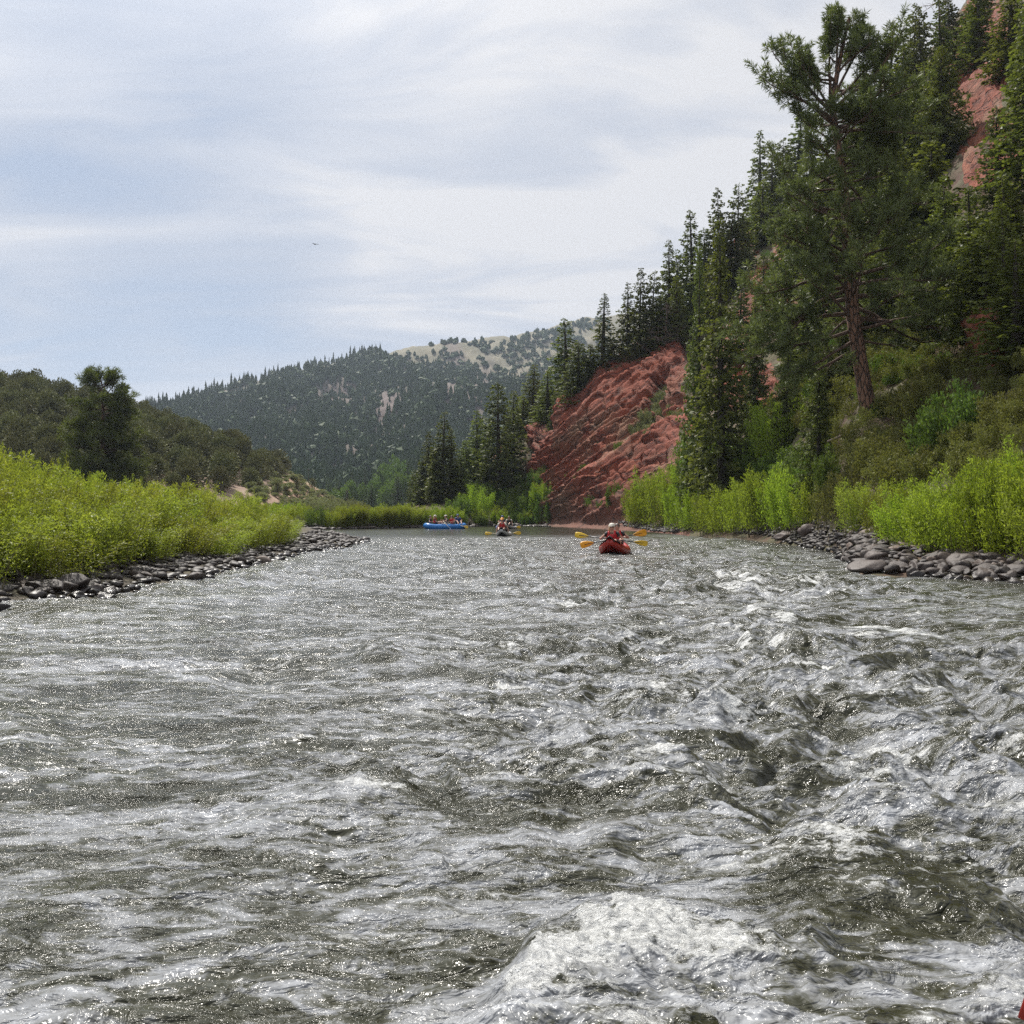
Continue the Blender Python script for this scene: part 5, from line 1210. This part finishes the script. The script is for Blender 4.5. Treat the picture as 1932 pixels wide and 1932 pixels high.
# ================================================================== people and boats
M['skin'] = simple('skin', (0.48, 0.27, 0.19), 0.5, 0.08, 6)
M['hair_blond'] = simple('blond_hair', (0.50, 0.36, 0.19), 0.6, 0.2, 20)
M['hair_dark'] = simple('dark_hair', (0.05, 0.03, 0.02), 0.5, 0.2, 20)
M['red_vest'] = simple('red_vest_cloth', (0.50, 0.018, 0.022), 0.6, 0.15, 10, 0.2)
M['black_cloth'] = simple('black_cloth', (0.018, 0.02, 0.022), 0.6, 0.2, 10)
M['blue_cloth'] = simple('blue_cloth', (0.02, 0.06, 0.22), 0.6, 0.2, 10)
M['white_cloth'] = simple('pale_cloth', (0.62, 0.58, 0.50), 0.6, 0.1, 10)
M['orange_cap'] = simple('orange_helmet', (0.75, 0.30, 0.03), 0.4, 0.08, 10)
M['lens'] = simple('dark_lens', (0.01, 0.01, 0.012), 0.1, 0.1, 5)
M['kayak_red'] = simple('red_inflatable_skin', (0.36, 0.022, 0.014), 0.38, 0.15, 3, 0.05)
M['kayak_dark'] = simple('dark_red_deck', (0.10, 0.012, 0.010), 0.5, 0.2, 5)
M['kayak_black'] = simple('black_inflatable_skin', (0.02, 0.02, 0.022), 0.4, 0.2, 3)
M['kayak_grey'] = simple('grey_inflatable_skin', (0.42, 0.42, 0.42), 0.4, 0.1, 3)
M['raft_blue'] = simple('blue_raft_skin', (0.018, 0.17, 0.50), 0.32, 0.12, 3)
M['oar_wood'] = simple('pale_oar_shaft', (0.50, 0.44, 0.32), 0.5, 0.1, 5)
M['shaft'] = simple('dark_paddle_shaft', (0.03, 0.033, 0.045), 0.3, 0.1, 5)
M['blade_yellow'] = simple('yellow_paddle_blade', (0.80, 0.52, 0.04), 0.4, 0.05, 4)
M['blade_amber'] = simple('amber_paddle_blade', (0.78, 0.36, 0.012), 0.4, 0.05, 4)
M['blade_blue'] = simple('blue_paddle_blade', (0.012, 0.08, 0.16), 0.4, 0.05, 4)
M['metal'] = simple('raft_frame_metal', (0.35, 0.36, 0.37), 0.35, 0.1, 4, 0, 0.8)

def skin_body(pts, edges, name='person', mat=None):
    """one continuous skinned surface from joints (position, rx, ry); root is the first"""
    me = bpy.data.meshes.new(name); me.from_pydata([p[0] for p in pts], edges, []); me.update()
    o = bpy.data.objects.new(name, me); COL.objects.link(o)
    sk = o.modifiers.new('skin', 'SKIN'); sk.use_smooth_shade = True
    for i, p in enumerate(pts):
        v = me.skin_vertices[0].data[i]; v.radius = (p[1], p[2] if len(p) > 2 else p[1]); v.use_root = (i == 0)
    sb = o.modifiers.new('subdiv', 'SUBSURF'); sb.levels = 2; sb.render_levels = 2
    dg = bpy.context.evaluated_depsgraph_get(); ev = o.evaluated_get(dg)
    m2 = bpy.data.meshes.new_from_object(ev); m2.name = name
    o.modifiers.clear(); o.data = m2; bpy.data.meshes.remove(me)
    m2.materials.clear(); m2.materials.append(mat or M['skin'])
    for p in m2.polygons: p.use_smooth = True
    return o

def person(loc, rz, label, vest='red_vest', shirt=None, head='hair_blond', hat=None, glasses=False, hands=None, lean=0.06, legs=True, turn=0.0, fingers=True):
    """seated paddler; local +y is where they face, z=0 the seat; hands: two world points to hold"""
    Rz = Matrix.Rotation(rz, 3, 'Z'); inv = Rz.transposed(); loc = Vector(loc)
    if hands is None: H_ = [Vector((-.26, .40, .34)), Vector((.26, .40, .34))]
    else:
        H_ = [inv @ (Vector(h) - loc) for h in hands]; H_.sort(key=lambda v: v.x)
    P = [((0, 0, .11), .155, .115), ((0, lean * .4, .26), .135, .10), ((0, lean, .42), .155, .115), ((0, lean * 1.1, .53), .10, .08), ((0, lean * 1.2 + .01, .60), .055, .055),
         ((0, lean * 1.2 + .03, .675), .072, .08), ((0, lean * 1.2 + .025, .75), .085, .10), ((0, lean * 1.2 + .01, .82), .06, .07)]
    E = [(0, 1), (1, 2), (2, 3), (3, 4), (4, 5), (5, 6), (6, 7)]
    P.append(((0, lean * 1.2 + .135, .715), .016, .018)); E.append((6, 8))             # nose
    for s in (-1, 1):
        P.append(((s * .088, lean * 1.2 + .02, .735), .014, .02)); E.append((6, len(P) - 1))     # ear
    for s, h in zip((-1, 1), H_):
        sh = Vector((s * .185, lean * 1.1, .52)); h = Vector(h); dv = h - sh
        if dv.length > .60: h = sh + dv.normalized() * .60; dv = h - sh
        L1, L2 = .30, .31; dd = min(dv.length, .60); a = (L1 * L1 - L2 * L2 + dd * dd) / (2 * dd); hh = math.sqrt(max(L1 * L1 - a * a, .0004))
        pole = Vector((s * .8, -.3, -.7)); ax = dv.normalized(); pole = (pole - ax * pole.dot(ax)).normalized()
        el = sh + ax * a + pole * hh
        wr = h - (h - el).normalized() * .075
        b = len(P)
        P += [(tuple(sh), .06, .06), (tuple(sh.lerp(el, .5)), .048, .048), (tuple(el), .04, .04), (tuple(wr), .026, .026), (tuple(wr.lerp(h, .75)), .036, .022)]
        E += [(3, b), (b, b + 1), (b + 1, b + 2), (b + 2, b + 3), (b + 3, b + 4)]
        if fingers:
            f_ = (h - el).normalized(); side = f_.cross(Vector((0, 0, 1))).normalized(); dn = Vector((0, 0, -1)); base = wr.lerp(h, .95)
            for q, (o_, l_) in enumerate(((-.030, .060), (-.010, .070), (.010, .066), (.030, .052))):
                k1 = base + side * o_ + f_ * .018; k2 = k1 + f_ * l_ * .45 + dn * .012; k3 = k2 + dn * l_ * .5 - f_ * .01; i = len(P)
                P += [(tuple(k1), .0095), (tuple(k2), .009), (tuple(k3), .008)]; E += [(b + 4, i), (i, i + 1), (i + 1, i + 2)]
            i = len(P); t1 = wr.lerp(h, .5) - side * s * .035; t2 = t1 - side * s * .01 + f_ * .035 + dn * .02
            P += [(tuple(t1), .011), (tuple(t2), .009)]; E += [(b + 4, i), (i, i + 1)]
    if legs:
        for s in (-1, 1):
            b = len(P)
            P += [((s * .10, .06, .10), .085, .085), ((s * .14, .26, .20), .075, .075), ((s * .17, .46, .30), .058, .058), ((s * .15, .66, .17), .052, .052), ((s * .13, .86, .06), .036, .036), ((s * .13, .90, .05), .036, .034), ((s * .14, .97, .12), .03, .022)]
            E += [(0, b)] + [(b + j, b + j + 1) for j in range(6)]
    o = skin_body(P, E); o.location = loc; o.rotation_euler = (0, 0, rz); o['label'] = label; o['category'] = 'person'
    hy = lean * 1.2
    # life vest: a quilted shell round the chest with shoulder straps
    mb = MB(); nseg = 20; rows = ((.20, 1.0), (.24, 1.10), (.33, 1.13), (.345, 1.06), (.36, 1.13), (.46, 1.10), (.50, 1.0))
    V = []; 
    for z, s_ in rows:
        for j in range(nseg):
            th = 6.2832 * j / nseg; V.append((.175 * s_ * math.cos(th), lean * (z / .45) + .135 * s_ * math.sin(th), z))
    F_ = [(i * nseg + j, i * nseg + (j + 1) % nseg, (i + 1) * nseg + (j + 1) % nseg, (i + 1) * nseg + j) for i in range(len(rows) - 1) for j in range(nseg)]
    mb.add(np.array(V), np.array(F_))
    for s in (-1, 1):
        v, f = tube([(s * .10, lean + .13, .45), (s * .11, lean + .07, .585), (s * .11, lean - .06, .585), (s * .10, lean - .13, .45)], [.04, .035, .035, .04], 6); mb.add(v, f)
    obj('life_vest', mb.mesh('life_vest', M[vest], True), parent=o)
    if shirt:
        mb = MB()
        for s in (-1, 1):
            v, f = tube([(s * .12, lean, .53), (s * .20, lean + .01, .51), (s * .25, lean + .03, .42)], [.075, .072, .062], 8); mb.add(v, f)
        v, f = tube([(0, lean, .54), (0, lean + .01, .60)], [.11, .065], 10); mb.add(v, f)
        obj('shirt', mb.mesh('shirt', M[shirt], True), parent=o)
    if legs:
        mb = MB()
        for s in (-1, 1):
            v, f = tube([(s * .09, -.02, .10), (s * .105, .08, .11), (s * .14, .27, .20), (s * .155, .36, .25)], [.11, .10, .088, .082], 8); mb.add(v, f)
        obj('shorts', mb.mesh('shorts', M['black_cloth'], True), parent=o)
    mb = MB(); v, f = ellipsoid((0, hy + .005, .775), (.102, .118, .095), 14, 8)
    v = v[:]; keep = v[:, 1] < hy + .075; v[~keep, 2] = np.maximum(v[~keep, 2], .795); mb.add(v, f)
    if head == 'hair_blond':
        v, f = tube([(0, hy - .09, .77), (.02, hy - .13, .66), (.05, hy - .13, .54), (.06, hy - .10, .44)], [.05, .05, .04, .015], 7); mb.add(v, f)
        v, f = tube([(.08, hy - .01, .76), (.10, hy - .02, .66), (.10, hy + .0, .56)], [.03, .028, .012], 6); mb.add(v, f)
    obj('hair', mb.mesh('hair', M[head], True), parent=o)
    mb = MB(); v, f = ellipsoid((0, hy + .118, .668), (.024, .008, .007), 8, 4); mb.add(v, f); obj('mouth', mb.mesh('mouth', simple('lips', (.35, .10, .09), .5, .05)), parent=o)
    for s in (-1, 1):
        mb = MB(); v, f = ellipsoid((s * .034, hy + .108, .742), (.030 if glasses else .014, .012, .022 if glasses else .008), 8, 5); mb.add(v, f)
        if glasses: v, f = tube([(s * .005, hy + .118, .748), (s * .06, hy + .105, .75), (s * .095, hy + .02, .75)], [.005, .005, .004], 4); mb.add(v, f)
        obj('sunglasses' if glasses else 'eye', mb.mesh('eye', M['lens'], True), parent=o)
    if hat:
        mb = MB(); v, f = ellipsoid((0, hy + .005, .80), (.118, .135, .088 if hat != 'orange_cap' else .10), 14, 8); v[:, 2] = np.maximum(v[:, 2], .785); mb.add(v, f)
        a = np.linspace(-1.25, 1.25, 9); rim = [(.118 * math.sin(t), hy + .135 * math.cos(t) + .0, .792) for t in a] + [(.125 * math.sin(t), hy + (.135 + .085) * math.cos(t) + .0, .780) for t in a]
        rim += [(x, y, z - .008) for x, y, z in rim]
        F_ = [(i, i + 1, i + 10, i + 9) for i in range(8)] + [(18 + i + 1, 18 + i, 18 + i + 9, 18 + i + 10) for i in range(8)] + [(9 + i, 10 + i, 28 + i, 27 + i) for i in range(8)]
        mb.add(np.array(rim), np.array(F_)); obj('helmet' if hat == 'orange_cap' else 'cap', mb.mesh('cap', M[hat], True), parent=o)
    return o

def paddle(p0, p1, label, blade='blade_yellow', bw=.20, bl=.48, feather=0.0, one=False, shaft='shaft', group=None):
    """double-bladed paddle with its blade tips at the two world points"""
    p0, p1 = Vector(p0), Vector(p1); mid = (p0 + p1) / 2; ax = (p1 - p0); L = ax.length; ax.normalize()
    r = obj('oar' if one else 'paddle', None, loc=mid, label=label, cat='oar' if one else 'paddle', group=group)
    up = Vector((0, 0, 1)); up = (up - ax * up.dot(ax)).normalized(); nrm = ax.cross(up)
    v, f = tube([-ax * (L / 2 - bl * .3), Vector((0, 0, 0)), ax * (L / 2 - bl * .3)], .017, 8); mb = MB(); mb.add(v, f); obj('shaft', mb.mesh('shaft', M[shaft], True), parent=r)
    for s in ((1,) if one else (-1, 1)):
        a = ax * s; u2 = (up * math.cos(feather * (s > 0)) + nrm * math.sin(feather * (s > 0))); n2 = a.cross(u2); V = []
        prof = ((0, .10), (.12, .30), (.3, .62), (.55, .92), (.8, 1.0), (.93, .88), (1.0, .55))
        for t, w_ in prof:
            c = a * (L / 2 - bl + bl * t)
            for j in range(12):
                th = 6.2832 * j / 12; q = c + u2 * math.cos(th) * w_ * bw / 2 + n2 * (math.sin(th) * .012 + .03 * (w_ * math.cos(th)) ** 2 * t)
                V.append(tuple(q))
        F_ = [(i * 12 + j, i * 12 + (j + 1) % 12, (i + 1) * 12 + (j + 1) % 12, (i + 1) * 12 + j) for i in range(len(prof) - 1) for j in range(12)]
        mb = MB(); V.append(tuple(a * (L / 2))); mb.add(np.array(V), [np.array(F_), np.array([(72 + j, 72 + (j + 1) % 12, 84) for j in range(12)])])
        v, f = tube([a * (L / 2 - bl), a * (L / 2 - bl * .15)], [.017, .008], 6); mb.add(v, f)
        obj('blade', mb.mesh('blade', M[blade], True), parent=r)
    return r

def hull_line(Ln, B, rise, n=33, power=2.6):
    """closed outline of an inflatable, half length Ln, half beam B"""
    out = []
    for i in range(n):
        t = -1 + 2 * i / (n - 1); w_ = B * (1 - abs(t) ** power) ** .75; out.append((w_, t * Ln, rise * abs(t) ** 3))
    return out
def kayak(loc, rz, label, Ln=1.75, B=.34, tr_=.135, mat='kayak_red', deck='kayak_red', bow='kayak_black', rise=.26, pitch=0.0):
    r = obj('inflatable_kayak', None, loc=loc, rz=rz, label=label, cat='kayak'); r.rotation_euler = (pitch, 0, rz)
    line = hull_line(Ln, B, rise)
    for s in (-1, 1):
        P = [(s * x, y, z + tr_ * .75) for x, y, z in line]; rad = [tr_ * (.62 + .38 * (1 - abs(y / Ln) ** 4)) for x, y, z in line]
        v, f = tube(P, rad, 14); mb = MB(); mb.add(v, f); obj('side_tube', mb.mesh('side_tube', M[mat], True), parent=r)
    mb = MB(); V = []
    for x, y, z in line:
        for u in np.linspace(-1, 1, 9): V.append((u * x, y, z * .9 + .03 + .02 * math.cos(u * 15)))
    V += [(x, y, z - .06) for x, y, z in V]; k = len(line) * 9
    F_ = [(i * 9 + j, i * 9 + j + 1, (i + 1) * 9 + j + 1, (i + 1) * 9 + j) for i in range(len(line) - 1) for j in range(8)]; F2 = [(a + k, d + k, c + k, b + k) for a, b, c, d in F_]
    mb.add(np.array(V), np.array(F_ + F2)); obj('floor', mb.mesh('floor', M[deck], True), parent=r)
    for s, nm in ((1, 'bow_deck'), (-1, 'stern_deck')):
        V = []; ys = np.linspace(.62, 1.0, 9)
        for t in ys:
            w_ = B * (1 - t ** 2.6) ** .75 + tr_ * .9; zc = rise * t ** 3 + tr_ * 1.0
            for u in np.linspace(-1, 1, 9): V.append((u * w_, s * t * Ln, zc + .13 * (1 - abs(u)) ** .8 * (1.15 - .25 * t) + .03))
        n0 = len(V); V += [(x, y, z - .03) for x, y, z in V]
        F_ = [(i * 9 + j, i * 9 + j + 1, (i + 1) * 9 + j + 1, (i + 1) * 9 + j) for i in range(8) for j in range(8)]; F_ += [(a + n0, d + n0, c + n0, b + n0) for a, b, c, d in F_]
        mb = MB(); mb.add(np.array(V), np.array(F_)); dk = obj(nm, mb.mesh(nm, M['kayak_dark'] if mat == 'kayak_red' and bow == 'kayak_black' else M[deck], True), parent=r)
        # dark edging along the raised deck and a carrying handle
        mb = MB(); t = .995; w_ = B * (1 - t ** 2.6) ** .75 + tr_ * .9; zc = rise + tr_
        v, f = tube([(-w_ * 1.05, s * Ln * 1.0, zc - .05), (-w_ * .5, s * Ln * 1.01, zc + .09), (0, s * Ln * 1.02, zc + .15), (w_ * .5, s * Ln * 1.01, zc + .09), (w_ * 1.05, s * Ln * 1.0, zc - .05)], .022, 6); mb.add(v, f)
        obj('edging', mb.mesh('edging', M[bow], True), parent=dk)
    for y in (.30, -.75):
        mb = MB(); v, f = tube([(-.22, y, .17), (.22, y, .17)], [.10, .10], 10); mb.add(v, f); v, f = tube([(-.2, y - .22, .34), (.2, y - .22, .34)], [.10, .10], 10, squash=1.6); mb.add(v, f)
        obj('seat', mb.mesh('seat', M['kayak_black'], True), parent=r)
    return r
def at(x, y, Y):
    return Vector(((x - 966) / 2009 * Y, Y, EYE + (966 - y) / 2009 * Y))

# --- the red kayak
Y1 = px2w(1155, 1046)[1]; X1 = px2w(1155, 1046)[0]
kz = math.pi - 0.20                     # bow towards the camera, nose swung to the left
fw = Vector((-math.sin(kz), math.cos(kz), 0))
kc = Vector((X1 + .26, Y1 + 1.7, -.05))
kayak(kc, kz, 'red inflatable kayak pointing at the viewer in the rapid, two paddlers aboard', Ln=1.75, B=.36, tr_=.165, rise=.28, pitch=R(2.5))
pa = at(1084.7, 1008.8, Y1 + 1.0); pb_ = at(1222, 1025.6, Y1 + .75)
seat1 = kc + fw * .45 + Vector((0, 0, .22))
m1 = (pa + pb_) / 2; dv_ = (pb_ - pa).normalized()
paddle(pa, pb_, 'yellow-bladed paddle held level by the front paddler of the red kayak', 'blade_yellow', .21, .50, .35)
seat1.x = at(1155, 1010, seat1.y).x
person(seat1, kz, 'paddler with fair hair, sunglasses and red vest in front seat of the red kayak', 'red_vest', 'black_cloth', 'hair_blond', 'white_cloth', True, hands=(m1 - dv_ * .38, m1 + dv_ * .30), lean=.05)
pc = at(1095, 1029, Y1 + 2.3); pd = at(1219.7, 1004, Y1 + 2.5); m2_ = (pc + pd) / 2; dv2 = (pd - pc).normalized()
seat2 = kc - fw * .62 + Vector((0, 0, .22)); seat2.x = at(1165, 1010, seat2.y).x
paddle(pc, pd, 'amber-bladed paddle slanting up to the right behind the front paddler of the red kayak', 'blade_amber', .25, .52, .1)
person(seat2, kz, 'paddler in dark clothes sitting behind the fair-haired paddler in the red kayak', 'red_vest', 'black_cloth', 'hair_dark', None, True, hands=(m2_ - dv2 * .3, m2_ + dv2 * .38), lean=.08)
# --- the second kayak, orange helmet
Y2 = px2w(952, 1012)[1]; kc2 = Vector((at(951, 1012, Y2 + 1.4).x, Y2 + 1.4, -.03)); kz2 = math.pi - .10; fw2 = Vector((-math.sin(kz2), math.cos(kz2), 0))
kayak(kc2, kz2, 'black and grey inflatable kayak coming head-on behind and left of the red one', 1.5, .30, .14, 'kayak_grey', 'kayak_black', 'kayak_black', .24, R(2))
pa = at(914.9, 1006.8, Y2 + 1.1); pb_ = at(983, 1005.6, Y2 + 1.1); m1 = (pa + pb_) / 2; dv_ = (pb_ - pa).normalized()
paddle(pa, pb_, 'yellow paddle held flat across the water by the paddler in the orange helmet', 'blade_yellow', .21, .48, .1, shaft='oar_wood')
s2 = kc2 + fw2 * .2 + Vector((at(948.5, 1000, kc2.y).x - kc2.x, 0, .24))
person(s2, kz2, 'paddler in orange helmet and red vest in the black and grey kayak', 'red_vest', 'white_cloth', 'hair_dark', 'orange_cap', False, hands=(m1 - dv_ * .4, m1 + dv_ * .35), lean=.10)
# --- two more kayaks behind
Y3 = px2w(964, 998)[1]; kc3 = Vector((at(963, 998, Y3 + 1.4).x, Y3 + 1.4, -.03)); kz3 = math.pi - .25; fw3 = Vector((-math.sin(kz3), math.cos(kz3), 0))
kayak(kc3, kz3, 'grey kayak with dark bow partly hidden behind the orange-helmeted paddler', 1.5, .30, .14, 'kayak_grey', 'kayak_black', 'kayak_black', .24, R(2))
pa = at(941, 996, Y3 + 1.6); pb_ = at(982, 994.5, Y3 + .4); m1 = (pa + pb_) / 2; dv_ = (pb_ - pa).normalized()
paddle(pa, pb_, 'yellow paddle of the bare-headed paddler furthest behind on the right', 'blade_yellow', .21, .46, .1)
person(kc3 + fw3 * .2 + Vector((-.05, 0, .26)), kz3, 'bare-headed paddler in black vest in the grey kayak behind', 'black_cloth', 'white_cloth', 'hair_dark', None, False, hands=(m1 - dv_ * .3, m1 + dv_ * .3), lean=.06)
kc4 = Vector((at(945.5, 998, Y3 + 2.2).x, Y3 + 2.2, -.03))
kayak(kc4, math.pi + .12, 'dark blue kayak hidden behind the orange-helmeted paddler', 1.5, .30, .14, 'blue_cloth', 'kayak_black', 'kayak_black', .24, R(2))
pa = at(912, 1000.2, Y3 + 1.2); pb_ = at(972, 1000.0, Y3 + 1.2); m1 = (pa + pb_) / 2; dv_ = (pb_ - pa).normalized()
paddle(pa, pb_, 'dark blue paddle lying low on the calm water behind the orange-helmeted paddler', 'blade_blue', .24, .5, .1)
person(kc4 + Vector((.1, -.2, .30)), math.pi + .1, 'paddler in blue cap looking over the orange-helmeted paddler', 'blue_cloth', 'black_cloth', 'hair_dark', 'blue_cloth', False, lean=.04)
# --- the blue raft
Yr = px2w(840, 998)[1]; rc = Vector((at(839.5, 998, Yr + .9).x, Yr + .9, -.03)); rzr = math.pi / 2 + .28
raft = obj('raft', None, loc=rc, rz=rzr, label='blue inflatable raft full of people on the calm water', cat='raft')
Lr, Br, tr_ = 1.62, .68, .25
line = []
for i in range(40):
    a = 6.2832 * i / 40; cx, cy = math.cos(a), math.sin(a); x = Br * math.copysign(abs(cx) ** .55, cx); y = Lr * math.copysign(abs(cy) ** .8, cy); line.append((x, y, tr_ * .72 + .30 * max(0, abs(y / Lr) - .62) ** 1.5 * 1.6))
v, f = tube(line + [line[0]], tr_, 14, False); mb = MB(); mb.add(v, f); obj('hull_tube', mb.mesh('hull_tube', M['raft_blue'], True), parent=raft)
for y in (-.75, 0.05, .85):
    mb = MB(); v, f = tube([(-Br * .9, y, .26), (Br * .9, y, .26)], [.15, .15], 12); mb.add(v, f); obj('thwart', mb.mesh('thwart', M['raft_blue'], True), parent=raft)
mb = MB(); V = [(x * .95, y * .95, .06) for x, y, z in line] + [(0, 0, .06)]; V += [(x, y, z - .06) for x, y, z in V]; n_ = 40
mb.add(np.array(V), np.array([(i, (i + 1) % 40, 40) for i in range(40)] + [((i + 1) % 40 + 41, i + 41, 81) for i in range(40)])); obj('floor', mb.mesh('floor', M['kayak_grey']), parent=raft)
mb = MB()
for y in (-.35, .35):
    v, f = tube([(-.78, y, .50), (.78, y, .50)], .025, 8); mb.add(v, f)
for x in (-.70, .70):
    v, f = tube([(x, -.5, .50), (x, .5, .50)], .025, 8); mb.add(v, f)
    v, f = tube([(x, 0, .50), (x, 0, .66)], .02, 8); mb.add(v, f)
obj('rowing_frame', mb.mesh('rowing_frame', M['metal'], True), parent=raft)
mb = MB(); v, f = tube([(x * 1.0 + (.0), y, z + tr_ * .98) for x, y, z in line + [line[0]]], .014, 5, False); mb.add(v, f); obj('grab_line', mb.mesh('grab_line', M['kayak_black']), parent=raft)
Mr = Matrix.Translation(rc) @ Matrix.Rotation(rzr, 4, 'Z')
def rp(x, y, z): return Mr @ Vector((x, y, z))
person(rp(-.05, .95, .34), rzr + 2.9, 'raft passenger in red vest and pale cap near the left end of the raft', 'red_vest', 'black_cloth', 'hair_blond', 'white_cloth', False, hands=(rp(.2, .55, .62), rp(-.25, .52, .60)), legs=True)
person(rp(.30, 1.28, .30), rzr + 2.6, 'raft passenger in dark clothes sitting at the far left end of the raft', 'black_cloth', 'black_cloth', 'hair_dark', None, False, legs=False)
person(rp(.0, -.15, .34), rzr + .1, 'rower with a white hat at the oars in the middle of the raft', 'black_cloth', 'white_cloth', 'hair_dark', 'white_cloth', False, hands=(rp(-.3, .28, .78), rp(.3, .28, .78)))
person(rp(-.28, -.60, .30), rzr + .5, 'raft passenger in red vest right of the rower', 'red_vest', 'red_vest', 'hair_dark', None, False, legs=False)
person(rp(.05, -1.12, .42), rzr + 1.6, 'tall passenger in blue at the right end of the raft', 'blue_cloth', 'blue_cloth', 'hair_dark', 'blue_cloth', False, legs=True)
paddle(at(866, 991, Yr + .3), at(883.5, 994.8, Yr - .1), 'yellow oar blade sticking out past the right end of the raft', 'blade_yellow', .22, .5, one=True, shaft='oar_wood')
paddle(rp(-.3, .28, .78), at(852, 1000.5, Yr - .55), 'pale oar dipping into the water on the near side of the raft', 'raft_blue', .16, .4, one=True, shaft='oar_wood')
paddle(rp(.3, .28, .78), rp(2.3, .9, .15), 'pale oar on the far side of the raft', 'raft_blue', .16, .4, one=True, shaft='oar_wood')

# --- the kayak the viewer's companions ride: only its red bow tip reaches into the lower right corner
kb = Vector((1.235, 2.50, 0)); kz5 = 0.25; f5 = Vector((-math.sin(kz5), math.cos(kz5), 0))
kayak(kb - f5 * 1.75 + Vector((.07, -.05, -.02)), kz5, 'red kayak tip just entering the lower right corner of the picture', bow='kayak_red', deck='kayak_red', rise=.22)
# --- a bird high over the valley
mb = MB(); v, f = tube([(0, -.25, 0), (0, 0, .02), (0, .3, 0)], [.03, .09, .02], 8); mb.add(v, f); body = mb
bp = at(595, 461, 150)
bird = obj('bird', mb.mesh('bird', M['black_cloth'], True), loc=bp, rz=.7, label='small dark bird gliding in the sky above the distant mountain', cat='bird')
for s in (-1, 1):
    mb = MB(); mb.add(np.array([(0, .12, .03), (s * .3, .14, .09), (s * .62, -.04, .05), (s * .3, -.06, .08), (0, -.10, .03), (0, .12, .01), (s * .3, .14, .07), (s * .62, -.04, .04), (s * .3, -.06, .06), (0, -.10, .01)]), [np.array([(0, 1, 3, 4), (5, 9, 8, 6), (0, 5, 6, 1), (3, 8, 9, 4)]), np.array([(1, 2, 3), (6, 8, 7), (1, 6, 7), (1, 7, 2), (2, 7, 8), (2, 8, 3)])])
    obj('wing', mb.mesh('wing', M['black_cloth']), parent=bird)

print('tris', sum(sum(len(p.vertices) - 2 for p in me.polygons) if len(me.polygons) < 3000 else len(me.loops) - 2 * len(me.polygons) for me in bpy.data.meshes) / 1e6)

# ------------------------------------------------------------------ air
bm_v = np.array([(x, y, z) for x in (-2600, 3100) for y in (-700, 3100) for z in (-2.8, 330)], float)
hz = make_mesh('haze', bm_v, np.array([(0, 1, 3, 2), (4, 6, 7, 5), (0, 4, 5, 1), (2, 3, 7, 6), (0, 2, 6, 4), (1, 5, 7, 3)]))
m, nt, out = newmat('haze'); v_ = nd(nt, 'ShaderNodeVolumePrincipled', {'Color': (0.72, 0.83, 1.0, 1), 'Density': 0.00014, 'Anisotropy': 0.3}); nt.links.new(v_.outputs[0], out.inputs[1])
hz.materials.append(m); obj('haze', hz, kind='stuff')
